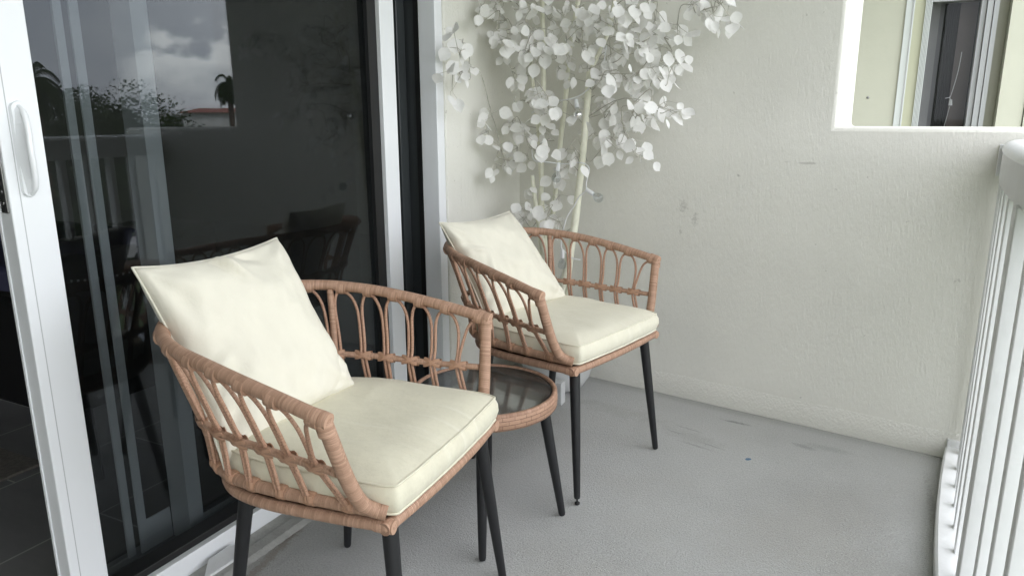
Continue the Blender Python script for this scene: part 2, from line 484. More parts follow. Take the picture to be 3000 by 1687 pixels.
# end wall : e1 + t*ed, thickness along -en
E1 = Vector((0.479, 2.940, 0)); ED = Vector((0.9872,-0.1592,0)); EN = Vector((-0.1592,-0.9872,0))
endw = thing('end_wall', 'pale stucco end wall of the balcony, full height at left and stepping down to a low parapet', 'wall', tuple(E1), math.atan2(ED.y, ED.x))
def endwall_mesh():
    # local x along ED, y away from viewer, z up : L-shape
    prof = [(-0.55,0),(1.66,0),(1.66,1.109),(0.945,1.109),(0.945,2.48),(-0.55,2.48)]
    n = len(prof); T = 0.265
    v = [(x,0,z) for x, z in prof]+[(x,T,z) for x, z in prof]
    f = [tuple(range(n)), tuple(range(2*n-1, n-1, -1))]
    f += [(i, n+i, n+(i+1) % n, (i+1) % n) for i in range(n)]
    return MB().add(v, f)
ew = obj('wall_body', endwall_mesh(), M['wall'], endw, bevel=0.014, bseg=3)
bb = MB()
# base coat : rough stucco strip 95 mm high with a wavy soft lip
xs = [(-0.5+i*0.02) for i in range(98)]
for i in range(len(xs)-1):
    xa, xb = xs[i], xs[i+1]
    ha = 0.092+0.006*noise.noise((xa*5,0,0)); hb = 0.092+0.006*noise.noise((xb*5,0,0))
    bb.add([(xa,-0.003,0.001),(xb,-0.003,0.001),(xb,-0.0015,hb),(xa,-0.0015,ha),(xb,0.001,hb+0.008),(xa,0.001,ha+0.008)],
           [(0,1,2,3),(3,2,4,5)])
me_ = obj('base_coat', bb, M['wall_coarse'], endw)
import bmesh
def weld(o, d=1e-4):
    bm = bmesh.new(); bm.from_mesh(o.data); bmesh.ops.remove_doubles(bm, verts=bm.verts, dist=d)
    bmesh.ops.recalc_face_normals(bm, faces=bm.faces)
    bm.to_mesh(o.data); bm.free()
weld(me_)
# side wall next to the door
sw = thing('side_wall', 'short pale stucco wall between the white door frame and the corner behind the white tree', 'wall')
obj('wall_body', MB().prism([(0.10,2.472),(0.10,3.25),(-0.25,3.25),(-0.25,2.472)], 0, 2.48), M['wall'], sw, smooth=False)
obj('pilaster', MB().prism([(0.106,2.362),(0.106,2.4715),(-0.25,2.4715),(-0.25,2.362)], 0, 2.48), M['pilaster'], sw, bevel=0.006)
# wall on the near side of the door and above it, and behind the viewer
nw = thing('house_wall', 'pale stucco house wall around the door opening, unseen at left and put in to bounce light', 'wall')
obj('wall_body', MB().box(-0.25,0.10,-3.0,-0.45,0,2.48), M['wall'], nw, smooth=False)  # unseen wall block, put in to bounce light
obj('lintel', MB().box(-0.25,0.10,-0.449,2.31,2.16,2.48), M['wall'], nw, smooth=False)
bw = obj('light_block_wall', MB().box(-0.25,2.1,-1.5,-1.3,0,2.48), M['wall'], None, smooth=False)  # unseen wall added close behind the camera to cut light
tag(bw, 'unseen stucco wall added behind the viewer to cut the light', 'wall')

# ------------------------------------------------------------------ sliding glass door
dr = thing('sliding_door', 'tall white framed sliding door panel with dark glass and a moulded white handle, slid half open', 'door')
Z0, Z1 = 0.0, 2.12
st = obj('lock_stile', MB().box(-0.015,0.03,0.84,0.924,0.03,Z1), M['white'], dr, bevel=0.002)
# thin grey strip, the shade of the stile's groove painted on
obj('groove', MB().box(0.0295,0.0304,0.8603,0.8622,0.03,Z1), simple('groove_shadow', (0.45,0.46,0.47), 0.6), st, smooth=False)
obj('weatherstrip', MB().box(-0.0155,-0.009,0.8375,0.8402,0.03,Z1), M['white'], dr, smooth=False)
obj('meeting_stile', MB().box(-0.012,0.03,2.082,2.162,0.05,Z1), M['white'], dr, bevel=0.002)
obj('bottom_rail', MB().box(0.012,0.075,0.9245,2.30,0.001,0.06), M['white'], dr, bevel=0.002)
obj('gasket', MB().box(0.004,0.058,0.9245,2.0815,0.0605,0.081), M['black'], dr, bevel=0.002)
obj('side_gasket', MB().box(0.0005,0.014,2.035,2.0815,0.0815,Z1), M['black'], dr, smooth=False)
obj('edge_gasket', MB().box(0.0005,0.012,0.9245,0.931,0.0815,Z1), M['black'], dr, smooth=False)
gp_ = obj('glass', MB().box(-0.006,0.0,0.9245,2.0815,0.062,Z1), M['glass'], dr, smooth=False)
gp_.rotation_euler = (0, math.radians(-0.2), 0)
obj('top_rail', MB().box(-0.012,0.03,0.9245,2.0815,Z1-0.09,Z1), M['white'], dr, bevel=0.002)
# handle : wavy back plate + scooped grip
def handle_mesh():
    mb = MB()
    zs = [0.994+0.188*i/40 for i in range(41)]
    out = []
    for z in zs:
        t = (z-0.994)/0.188
        left = 0.864+0.0005*t
        endr = math.sqrt(max(0, 1-(max(0, (abs(t-0.5)-0.42))/0.08)**2))
        wv = 0.897+0.0155*math.exp(-((t-0.47)/0.17)**2)-0.003*math.exp(-((t-0.80)/0.1)**2)-0.003*math.exp(-((t-0.22)/0.08)**2)
        c = 0.5*(left+wv); h = 0.5*(wv-left)*max(0.08, endr)
        lean = -0.012*(t-0.5)*0
        out.append((c-h+lean, c+h+lean, z))
    n = len(out)
    v = []
    for a, b_, z in out:
        v += [(0.030,a,z),(0.037,a+0.002,z),(0.037,b_-0.002,z),(0.030,b_,z)]
    f = []
    for i in range(n-1):
        o = i*4
        f += [(o,o+1,o+5,o+4),(o+1,o+2,o+6,o+5),(o+2,o+3,o+7,o+6)]
    f += [(0,3,2,1),((n-1)*4,(n-1)*4+1,(n-1)*4+2,(n-1)*4+3)]
    mb.add(v, f)
    return mb
hd = obj('handle', handle_mesh(), M['white'], dr, angle=60)
# grip: bar standing off the plate, curving into it at both ends
gp = MB(); ss = []
for i in range(31):
    t = i/30
    z = 1.000+0.172*t
    off = 0.036+0.030*math.sin(PI*min(1, max(0, t)))**0.55
    y = 0.8775+0.0035*math.cos(2*PI*t)
    ss.append((off, y, z, 0.0062 if 0.04 < t < 0.96 else 0.0045))
gp.tube([(a,b_,c) for a,b_,c,r in ss], [r for *_, r in ss], n=12, flat=1.0)
# web between bar and plate
v = []; f = []
for a,b_,c,r in ss:
    v += [(0.036,b_-0.010,c),(a,b_-0.003,c),(a,b_+0.003,c),(0.036,b_+0.004,c)]
for i in range(len(ss)-1):
    o = i*4; f += [(o,o+1,o+5,o+4),(o+1,o+2,o+6,o+5),(o+2,o+3,o+7,o+6)]
gp.add(v, f)
obj('grip', gp, M['white'], hd, angle=70)
lk = MB()
zs = [0.958+0.27*i/24 for i in range(25)]
lk.box(0.002,0.024,0.8365,0.8403,0.965,1.225)
lo = obj('lock_plate', lk, M['steel'], dr, bevel=0.0018)
for z in (0.985, 1.008):
    s = MB().sphere((0.013,0.836,z), 0.0042, 10, 7, 1, 0.5, 1)
    obj('screw', s, M['screw'], lo)
obj('latch_slot', MB().box(0.009,0.017,0.8358,0.8364,1.03,1.19), M['black'], lo, smooth=False)

# fixed frame of the door
fr = thing('door_frame', 'white outer door frame with dark bronze recess beside the stucco pilaster', 'door frame')
obj('jamb', MB().box(0.028,0.10,2.312,2.3612,0.0,2.16), M['white'], fr, bevel=0.003)
obj('recess', MB().box(-0.16,0.0275,2.322,2.36,0.0,2.16), M['bronze'], fr, smooth=False)
obj('recess_bead', MB().box(0.008,0.0275,2.3125,2.3215,0.0,2.16), M['black'], fr, smooth=False)
obj('head', MB().box(-0.16,0.10,-0.45,2.3118,2.121,2.1598), M['white'], fr, smooth=False)
obj('near_jamb', MB().box(-0.16,0.10,-0.449,-0.39,0.0,2.12), M['white'], fr, bevel=0.003)
obj('mullion', MB().box(-0.105,-0.033,1.204,1.250,0.012,2.12), M['white'], fr, bevel=0.001)
obj('inner_rail', MB().box(-0.112,-0.108,1.129,1.2035,0.012,0.10), M['white'], fr, smooth=False)
obj('inner_stile', MB().box(-0.112,-0.107,1.106,1.1285,0.012,2.12), M['white'], fr, smooth=False)
obj('screen_edge', MB().box(-0.124,-0.117,1.075,1.095,0.012,2.12), M['white'], fr, smooth=False)
obj('fixed_glass', MB().box(-0.062,-0.056,1.2505,2.3215,0.06,2.12), M['glass'], fr, smooth=False)
obj('fixed_rail', MB().box(-0.075,-0.035,1.2505,2.3215,0.012,0.06), M['white'], fr, smooth=False)
obj('fixed_stile', MB().box(-0.085,-0.030,2.262,2.3118,0.0605,2.12), M['bronze'], fr, bevel=0.002)
tk = MB(); tk.box(-0.16,0.0115,-0.39,2.3215,-0.01,0.004)
for i in range(5):
    x = -0.135+i*0.028; tk.box(x,x+0.003,-0.39,2.3,0.0042,0.010)
obj('track', tk, simple('track_aluminium', (0.5,0.5,0.5), 0.4), fr, smooth=False)
kb = MB()
v = [(0.0755,-0.4,0.001),(0.0755,-0.4,0.0045),(0.115,-0.4,0.006),(0.128,-0.4,0.011),(0.160,-0.4,0.0095),(0.178,-0.4,0.001)]
n = len(v); v2 = [(x+0.0, 2.3, z) for x, y, z in v]
kb.add(v+v2, [(i, i+1, n+i+1, n+i) for i in range(n-1)]+[tuple(range(n))[::-1], tuple(range(n,2*n))])
structure('kerb', kb, M['concrete'], smooth=False)
oc = MB(); pts = [(0.090,1.150),(0.088,1.222),(0.100,1.234),(0.142,1.210),(0.140,1.092)]
oc.prism(pts, 0, 0.009)
oo = obj('trim_offcut', oc, simple('chalky_white_board', (0.70,0.71,0.72), 0.7, bscale=80, bdist=0.002, var=0.08, vscale=30), None, bevel=0.0015)
oo.matrix_world = Matrix.Translation((0,0,0.014)) @ Matrix.Translation((0.11,1.15,0)) @ Matrix.Rotation(math.radians(7),4,'Y') @ Matrix.Translation((-0.11,-1.15,0))
tag(oo, 'flat white angular offcut of board lying on the door threshold behind the near chair leg', 'offcut')

# ------------------------------------------------------------------ railing
def rx(y): return 1.818+0.057*(y-1.5)**2
rl = thing('railing', 'white balcony railing with square pickets and a deep rounded handrail along the open side', 'railing')
ys = [2.70-0.06*i for i in range(90)]
def sweep(prof, ys, dx=0.0):
    mb = MB(); n = len(prof); v = []
    for y in ys:
        sl = 2*0.057*(y-1.5)
        nx = Vector((1, -sl, 0)).normalized()
        for a, z in prof:
            p = Vector((rx(y)+dx, y, 0))+nx*a
            v.append((p.x, p.y, z))
    f = []
    for i in range(len(ys)-1):
        for k in range(n):
            k2 = (k+1) % n
            f.append((i*n+k, i*n+k2, (i+1)*n+k2, (i+1)*n+k))
    f.append(tuple(range(n))[::-1]); f.append(tuple((len(ys)-1)*n+k for k in range(n)))
    return mb.add(v, f)
cap = [(-0.004,0.968),(0.085,0.968),(0.085,1.05)]
for i in range(0, 9):
    a = PI*i/8
    cap.append((0.040+0.047*math.cos(a), 1.050+0.026*math.sin(a)))
cap.append((-0.004,1.045))
o = obj('handrail', sweep(cap, ys), M['rail'], rl, angle=35); weld(o)
o = obj('bottom_rail', sweep([(-0.042,0.004),(0.06,0.004),(0.06,0.05),(-0.036,0.05),(-0.042,0.045)], ys), M['rail'], rl, angle=35); weld(o)
obj('wall_plate', MB().box(1.8865,1.99,2.7035,2.712,0.964,1.060), M['rail'], rl, bevel=0.002)
obj('foot_plate', MB().box(1.862,1.985,2.702,2.722,0.0,0.075), M['rail'], rl, bevel=0.002)
for k in range(26):
    y = 2.645-0.1305*k
    if y < -0.6: break
    p = MB().box(0,0.042,-0.013,0.013,0.048,0.972) if k != 7 else MB().box(-0.012,0.052,-0.024,0.024,0.048,0.972)
    o = obj('picket' if k != 7 else 'post', p, M['rail'], rl, bevel=0.0025, bseg=1)
    o.location = (rx(y), y+0.013, 0); o.rotation_euler = (0,0,math.atan(-2*0.057*(y-1.5)))

# ------------------------------------------------------------------ wicker chairs
RING = [(.152,.335,.660),(.06,.328,.679),(-.04,.318,.697),(-.13,.304,.711),(-.20,.288,.719),(-.27,.258,.726),(-.33,.207,.731),(-.37,.14,.734),(-.39,.065,.736),(-.396,0,.736)]
MID = [(.147,.297,.543),(.06,.284,.544),(-.03,.273,.546),(-.11,.263,.549),(-.175,.249,.551),(-.235,.222,.554),(-.285,.178,.556),(-.315,.12,.558),(-.33,.055,.559),(-.333,0,.559)]
LOW = [(.200,.243,.450),(.088,.250,.451),(-.010,.254,.452),(-.093,.252,.453),(-.152,.242,.454),(-.208,.215,.455),(-.250,.170,.456),(-.276,.113,.457),(-.288,.052,.457),(-.291,0,.457)]
SEAT = [(.207,.238),(.13,.246),(.04,.252),(-.05,.255),(-.13,.244),(-.19,.212),(-.235,.16),(-.255,.09),(-.262,0)]
def full(h): return [(a,-b_,c) for a,b_,c in h]+[(a,b_,c) for a,b_,c in h[-2::-1]]
RF, MF, LF = full(RING), full(MID), full(LOW)
PAIRS = [.62,1.38,2.05,2.86,3.77,4.85,5.93,7.11,8.30]
PAIRS = PAIRS+[18-p for p in PAIRS[::-1]]

def make_chair(label, loc, rz, glides):
    t = thing('wicker_chair', label, 'chair', loc, rz, 'wicker chairs by the glass table')
    # arm rail
    mb = MB().tube(spline(RF, 7), 0.0135, n=14)
    arm = obj('arm_rail', mb, M['wicker'], t, angle=60)
    for s in (-1, 1):
        # wrapped corner cap
        c = MB()
        c.tube([(.128,s*.3365,.6655),(.150,s*.335,.6605),(.1625,s*.3345,.658)], [.0150,.0156,.0148], n=14)
        c.tube([(.1495,s*.3355,.668),(.152,s*.333,.648),(.1535,s*.330,.632)], [.0128,.0156,.0150], n=14)
        obj('corner_wrap', c, M['binding'], arm, angle=60)
        P = spline([(.151,s*.3345,.661),(.158,s*.312,.585),(.165,s*.290,.520),(.172,s*.269,.477),(.186,s*.254,.459),(.208,s*.244,.4515)], 7)
        obj('front_post', MB().tube(P, 0.0142, n=14), M['wicker'], t, angle=60)
        j = 1 if s > 0 else 0
        # wrapped rear post
        sid = 4.85 if s < 0 else 18-4.85
        a, b_, c_ = at(RF, sid), at(MF, sid), at(LF, sid)
        a = a-Vector((0,0,.006))
        obj('rear_post', MB().tube(spline([a, (a+b_)/2, b_, c_], 6), 0.0085, n=12), M['wicker'], t, angle=60)
    mm = MB().tube(spline(MF, 6), 0.0078, n=10)
    mid = obj('mid_rail', mm, M['wicker'], t, angle=60)
    # crossing wraps on the mid rail
    for s in PAIRS:
        kb_ = MB()
        p = at(MF, s); tg = (at(MF, min(17.99, s+.05))-at(MF, max(0.01, s-.05))).normalized()
        upv = (at(RF, s)-p).normalized()
        nr = tg.cross(upv).normalized()
        for sg in (-1, 1):
            pth = []
            for q in range(13):
                u = -1+2*q/12
                w = math.cos(u*PI/2)
                pth.append(p+tg*(u*.021)+upv*(sg*.0078*math.sin(u*PI/2*1.0))+nr*(.0050+.0062*w))
            kb_.tube(pth, 0.0046, n=8, up=tuple(nr), flat=0.22)
            pth = [p+tg*(-.5+q/6)*.046*1.0+upv*(-sg*.0078*math.sin((-.5+q/6)*PI))-nr*(.0050+.0062*math.cos((-.5+q/6)*PI)) for q in range(7)]
            kb_.tube(pth, 0.0046, n=8, up=tuple(nr), flat=0.22)
        obj('cross_wrap', kb_, M['strip'], mid, angle=60)
    obj('basket_rail', MB().tube(spline(LF, 6), 0.0122, n=12), M['wicker'], t, angle=60)
    # seat frame : front bar + round-back bar with lashed corners
    sl = [(a,-b_,.421) for a,b_ in SEAT]+[(a,b_,.421) for a,b_ in SEAT[-2::-1]]
    sf = MB().tube(spline(sl, 6), 0.0122, n=12)
    sf.tube(spline([(.205,-.246,.421),(.216,-.12,.4225),(.219,0,.423),(.216,.12,.4225),(.205,.246,.421)], 8), 0.0125, n=12)
    sfo = obj('seat_frame', sf, M['wicker'], t, angle=60)
    for s in (-1, 1):
        c = MB(); c.tube([(.180,s*.2415,.421),(.205,s*.240,.421),(.219,s*.239,.421)], [.0134,.0142,.0128], n=12)
        c.tube([(.206,s*.222,.4212),(.206,s*.240,.421),(.205,s*.252,.421)], [.0136,.0142,.0126], n=12)
        obj('corner_wrap', c, M['binding'], sfo, angle=60)
    w = MB(); pl = spline([(a,b_,.0) for a,b_,c in sl], 3)
    w.prism([(p.x*0.97, p.y*0.97) for p in pl], .419, .424)
    obj('seat_webbing', w, M['web'], t, smooth=False)  # hidden woven seat as a dark panel, added so light doesn't pass
    # arches : pairs of bent rattan rods under the arm rail
    def rodpath(s, off, upto):
        tg = (at(MF, min(17.99, s+.05))-at(MF, max(0.01, s-.05))).normalized()
        outn = Vector((at(MF, s).x*1.0, at(MF, s).y, 0)).normalized()
        l = at(LF, s); m_ = at(MF, s)
        o = outn*.0105
        return [l+tg*off*.8+outn*.011+Vector((0,0,.003)), l*.5+m_*.5+tg*off+outn*.0035, m_+tg*off-outn*0.001]
    def lash(e, s, ar):
        # flat strip lashing the rod end to the basket rail
        tg = (at(LF, min(17.99, s+.05))-at(LF, max(0.01, s-.05))).normalized()
        c = at(LF, s)+tg*(e-at(LF, s)).dot(tg)
        kl = MB().tube([c-tg*.0062+Vector((0,0,.0008)), c+Vector((0,0,.0012)), c+tg*.0062+Vector((0,0,.0008))], [.0138,.0150,.0138], n=14)
        kl.tube([e+Vector((0,0,.010)), e+Vector((0,0,.002)), e-Vector((0,0,.004))], [.0052,.0066,.0050], n=8)
        obj('lashing', kl, M['strip'], ar, angle=60)
    for i in range(len(PAIRS)-1):
        s0, s1 = PAIRS[i], PAIRS[i+1]
        k0 = .0048; k1 = .0048
        if abs(s0-4.85) < .01 or abs(s0-13.15) < .01: k0 = .0135
        if abs(s1-4.85) < .01 or abs(s1-13.15) < .01: k1 = .0135
        A = rodpath(s0, k0, 0); B = rodpath(s1, -k1, 0)
        P = list(A)
        shp = [(1.0,.18),(1.0,.38)]
        for q in range(0, 8):
            a_ = PI/2*q/8
            shp.append((math.cos(a_)**.91, .56+.44*math.sin(a_)**.91))
        shp = shp+[(0.0,1.0)]+[(-x_, y_) for x_, y_ in shp[::-1]]
        for xx, yy in [(-x_, y_) for x_, y_ in shp]:
            s = (s0+s1)/2+xx*(s1-s0)/2
            sr = s+.15*(1 if s < 9 else -1)*yy
            m_ = at(MF, s); r_ = at(RF, sr)
            e0 = (at(MF, s0+.03)-at(MF, s0)).normalized()*k0*max(0, -xx)
            e1 = (at(MF, s1+.03)-at(MF, s1)).normalized()*-k1*max(0, xx)
            P.append(m_*(1-yy)+(r_-Vector((0,0,.0135)))*yy+e0+e1)
        P += B[::-1]
        ar = obj('arch', MB().tube(spline(P, 3), 0.0040, n=8), M['rattan'], t, angle=60)
        sm = (s0+s1)/2; sm += .15 if sm < 9 else -.15
        tgr = (at(RF, sm+.05)-at(RF, sm-.05)).normalized(); p = at(RF, sm)
        b2 = MB().tube([p-tgr*.0115-Vector((0,0,.0040)), p-Vector((0,0,.0045)), p+tgr*.0115-Vector((0,0,.0040))], [.0164,.0168,.0164], n=14)
        obj('binding', b2, M['binding'], ar, angle=60)
        for e in (P[0], P[-1]):
            lash(e, s0 if e is P[0] else s1, ar)
    for s, sg in ((PAIRS[0], 1), (PAIRS[-1], -1)):
        # half arch beside the front post
        A = rodpath(s, -.0048*sg, 0); P = list(A)
        e = 0.02 if sg > 0 else 17.98
        n = 9
        for q in range(1, n+1):
            a = q/n*PI/2
            ss_ = s+(e-s)*(1-math.cos(a)**0.91)*0.72; yy = .45*min(1, a*4/PI)+.55*math.sin(a)**1.2
            P.append(at(MF, ss_)*(1-yy)+(at(RF, ss_)-Vector((0,0,.0135)))*yy)
        ar = obj('arch', MB().tube(spline(P, 3), 0.0040, n=8), M['rattan'], t, angle=60)
        p = at(RF, s+(e-s)*0.72); tgr = (at(RF, 0.3)-at(RF, 0.05)).normalized() if sg > 0 else (at(RF, 17.95)-at(RF, 17.7)).normalized()
        b2 = MB().tube([p-tgr*.0115-Vector((0,0,.0040)), p-Vector((0,0,.0045)), p+tgr*.0115-Vector((0,0,.0040))], [.0164,.0168,.0164], n=14)
        obj('binding', b2, M['binding'], ar, angle=60)
        lash(P[0], s, ar)
    # legs
    for i, (a, b_, c, d) in enumerate(((.187,-.205,.231,-.243),(.187,.205,.231,.243),(-.165,-.185,-.223,-.220),(-.165,.185,-.223,.220))):
        top = Vector((a,b_,.412)); ft = Vector((c,d,0))
        z0 = .020 if i in glides else .004
        e = ft+(top-ft)*(z0/.412)
        e2 = e+(top-ft)*(.006/.412)
        lg = obj('leg', MB().tube([top, top*.5+e*.5, e2, e], [.0166,.0140,.0100,.0084], n=16), M['leg'], t, angle=50)
        if i in glides:
            g = MB().tube([e+Vector((0,0,.004)), ft+Vector((0,0,.008))], .0028, n=8)
            g.lathe([(.004,.0005),(.0078,.003),(.0082,.008),(.0045,.011)], 12, ft.x, ft.y)
            obj('foot_glide', g, M['rubber'], lg)
    return t
C1 = (0.595,1.186,0); A1 = math.radians(4.6)
C2 = (0.671,2.162,0); A2 = math.radians(-13.2)
make_chair('wicker armchair nearest the viewer, cut off at the bottom of the photo', C1, A1, ())
make_chair('wicker armchair farther off in the corner, in front of the white tree', C2, A2, (0, 3))

# ------------------------------------------------------------------ cushions and pillows
def cushion(label, loc, rz, mat, seed):
    t = thing('seat_cushion', label, 'cushion', loc, rz, 'cream seat cushions')
    ctrl = []
    # plan outline (v,u): straight front, slightly tapering, rounded back
    out = [(.221,-.200),(.225,-.10),(.227,0),(.225,.10),(.221,.200),(.208,.232),(.12,.238),(.02,.239),(-.08,.236),(-.17,.220),(-.225,.182),(-.245,.115),(-.25,0),(-.245,-.115),(-.225,-.182),(-.17,-.220),(-.08,-.236),(.02,-.239),(.12,-.238),(.208,-.232)]
    S = spline([(a,b_,0) for a,b_ in out], 8, True)
    n = len(S)
    cen = Vector((-.02,0,0))
    rings = []
    def ring(scale, z, amp, dz=0.0, push=0.0):
        r = []
        for i, p in enumerate(S):
            d = p-cen
            q = cen+d*(1-scale)+d.normalized()*push
            w = noise.noise((q.x*9+seed, q.y*9, z*20))*amp*1.5
            w2 = noise.noise((q.x*22+seed, q.y*22, z*30+4))*amp*.5
            r.append((q.x+d.normalized().x*w*.6, q.y+d.normalized().y*w*.6, z+w+w2))
        return r
    zb, zt = .441, .498
    spec = [(.5,zb+.004,0,0),(.12,zb+.001,.001,0),(.03,zb,.0015,0),(0,zb+.002,.002,.0),(0,zb+.010,.0025,.006),(0,zb+.026,.003,.0115),(0,zb+.042,.003,.0095),(0,zt-.005,.002,.004),(0,zt+.001,.002,0),(.03,zt+.0045,.002,0),(.08,zt+.011,.003,0),(.16,zt+.0175,.0035,0),(.28,zt+.022,.004,0),(.45,zt+.023,.004,0),(.65,zt+.021,.003,0),(.85,zt+.021,.002,0)]
    rings = [ring(a,z,am,0,pu) for a,z,am,pu in spec]
    v = [(cen.x,cen.y,zb+.004)]
    for r in rings: v += r
    v.append((cen.x,cen.y,zt+.021))
    f = [(0, 1+(i+1) % n, 1+i) for i in range(n)]
    for j in range(len(rings)-1):
        for i in range(n):
            a = 1+j*n+i; b_ = 1+j*n+(i+1) % n
            f.append((a,b_,b_+n,a+n))
    o = 1+(len(rings)-1)*n
    f += [(o+i, o+(i+1) % n, len(v)-1) for i in range(n)]
    c = obj('cover', MB().add(v, f), mat, t, angle=180)
    for nm, k in (('piping', 3), ('piping', 8)):
        pr = [Vector(q) for q in rings[k]]
        pr = [q+(q-cen-Vector((0,0,q.z))).normalized()*.0012 for q in pr]
        obj(nm, MB().tube(pr, .0028, n=6, closed=True), mat, c, angle=180)
    return t
cushion('cream seat cushion on the near wicker chair, dulled and creased on top', C1, A1, M['cush'], 3.0)
cushion('cream seat cushion on the far wicker chair in the corner', C2, A2, M['cush2'], 11.0)

def pillow(label, loc, rz, TL, TR, BR, BL, mat, seed, T=.055, folds=()):
    t = thing('pillow', label, 'pillow', loc, rz, 'cream back pillows')
    TL, TR, BR, BL = map(Vector, (TL, TR, BR, BL))
    n = 56
    nrm = ((BR-BL).cross(TL-BL)).normalized()
    if nrm.x < 0: nrm = -nrm           # faces forward
    def base(u, w):
        # edges pulled in between the corners
        s = 2*u-1; r = 2*w-1
        cc = .085
        uu = .5+.5*s*(1-cc*(1-r*r)**1.0*abs(s)**1.5); ww = .5+.5*r*(1-cc*(1-s*s)*abs(r)**1.5)
        return BL*(1-uu)*(1-ww)+BR*uu*(1-ww)+TR*uu*ww+TL*(1-uu)*ww
    def thick(u, w):
        s = abs(2*u-1); r = abs(2*w-1)
        return (max(0, 1-s**2.6)*max(0, 1-r**2.6))**.40
    def pos(i, j, side):
        u = i/n; w = j/n
        p = base(u, w); h = thick(u, w)
        wr = noise.noise((u*5+seed, w*5, side))*.010+noise.noise((u*12+seed, w*9, side+3))*.004
        # corner puckers radiating inwards
        for cu, cw in ((0,0),(1,0),(0,1),(1,1)):
            d = math.hypot(u-cu, w-cw); an = math.atan2(w-cw, u-cu)
            wr += .006*math.sin(an*9+seed+cu*3)*math.exp(-(d/.22)**2)*min(1, d*8)
        if side > 0:
            for fu, fw, an, ln, wd, am in folds:
                du, dw = u-fu, w-fw
                a_ = du*math.cos(an)+dw*math.sin(an); c_ = -du*math.sin(an)+dw*math.cos(an)
                wr += am*math.exp(-(a_/ln)**2)*math.exp(-(c_/wd)**2)
        k = T*1.12 if side > 0 else T*.95
        return p+nrm*side*(k*h+wr*min(1, h*1.6))
    v = []; f = []
    idx = {}
    for side in (1, -1):
        for i in range(n+1):
            for j in range(n+1):
                if side < 0 and (i in (0, n) or j in (0, n)):
                    idx[(side,i,j)] = idx[(1,i,j)]; continue
                idx[(side,i,j)] = len(v); v.append(pos(i,j,side))
    for side in (1, -1):
        for i in range(n):
            for j in range(n):
                q = (idx[(side,i,j)], idx[(side,i+1,j)], idx[(side,i+1,j+1)], idx[(side,i,j+1)])
                f.append(q if side > 0 else q[::-1])
    o = obj('cover', MB().add(v, f), mat, t, angle=180)
    bd = [base(i/n, 0) for i in range(n)]+[base(1, j/n) for j in range(n)]+[base(1-i/n, 1) for i in range(n)]+[base(0, 1-j/n) for j in range(n)]
    obj('piping', MB().tube(bd, .0026, n=6, closed=True), mat, o, angle=180)
    return t
pillow('cream pillow leaning in the near wicker chair, its top edge folded', C1, A1,
       (-.375,-.222,.857), (-.325,.152,.862), (-.112,.140,.512), (-.165,-.243,.462), M['pillow'], 2.0, .060,
       [(.47,.94,-1.0,.13,.022,.020),(.42,.95,-1.0,.13,.025,-.016),(.60,.95,-.5,.12,.03,-.014),(.93,.10,.6,.12,.022,.018),(.86,.06,.5,.16,.020,-.014),(.97,.22,.9,.10,.02,-.012),(.08,.35,.2,.12,.035,-.012),(.10,.42,.35,.12,.025,.010),(.14,.22,.5,.12,.03,-.010)])
pillow('cream pillow leaning in the far wicker chair below the white tree', C2, A2,
       (-.307,-.268,.817), (-.335,.118,.812), (-.117,.180,.510), (-.165,-.190,.468), M['pillow'], 8.3, .062,
       [(.2,.5,1.2,.2,.03,.010),(.10,.75,-.3,.12,.03,-.012),(.16,.70,-.4,.12,.02,.010),(.12,.3,.3,.12,.03,-.012),(.9,.1,.6,.12,.025,-.010)])

# ------------------------------------------------------------------ round table
TB = (0.62,1.697,0)
tb = thing('side_table', 'round wicker side table with smoked glass top standing between the two chairs', 'table', TB, math.radians(26.1))
R = .207
rim = MB().lathe([(R-.020,.357),(R-.004,.356),(R,.360),(R+.001,.378),(R,.393),(R-.003,.397)], 72, cap0=False, cap1=False)
rm = obj('woven_rim', rim, M['weave'], tb, angle=60)
circ = [(math.cos(2*PI*k/90)*(R-.0075), math.sin(2*PI*k/90)*(R-.0075), .3955) for k in range(90)]
obj('rim_wrap', MB().tube(circ, .0074, n=10, closed=True), m_wicker('rim_wrap', 0.0105, (0.25,0.14,0.09), (0.47,0.295,0.21), 0.0), rm, angle=60)
obj('glass_top', MB().lathe([(R-.019,.3905),(R-.018,.3925),(R-.018,.396),(R-.019,.3975)], 64), M['smoke'], tb, angle=30)
obj('seal', MB().tube([(math.cos(2*PI*k/72)*(R-.0175), math.sin(2*PI*k/72)*(R-.0175), .3955) for k in range(72)], .0028, n=6, closed=True), M['black'], tb)
obj('under_ring', MB().tube([(math.cos(2*PI*k/48)*(R-.03), math.sin(2*PI*k/48)*(R-.03), .362) for k in range(48)], .010, n=8, closed=True), M['leg'], tb)
for k in range(4):
    a = PI/2*k-PI/2-math.radians(0)
    top = Vector((math.cos(a)*.165, math.sin(a)*.165, .362)); ft = Vector((math.cos(a)*.226, math.sin(a)*.226, .003))
    obj('leg', MB().tube([top, top*.5+ft*.5, ft+(top-ft)*.018, ft], [.0168,.0142,.0102,.0086], n=16), M['leg'], tb, angle=50)

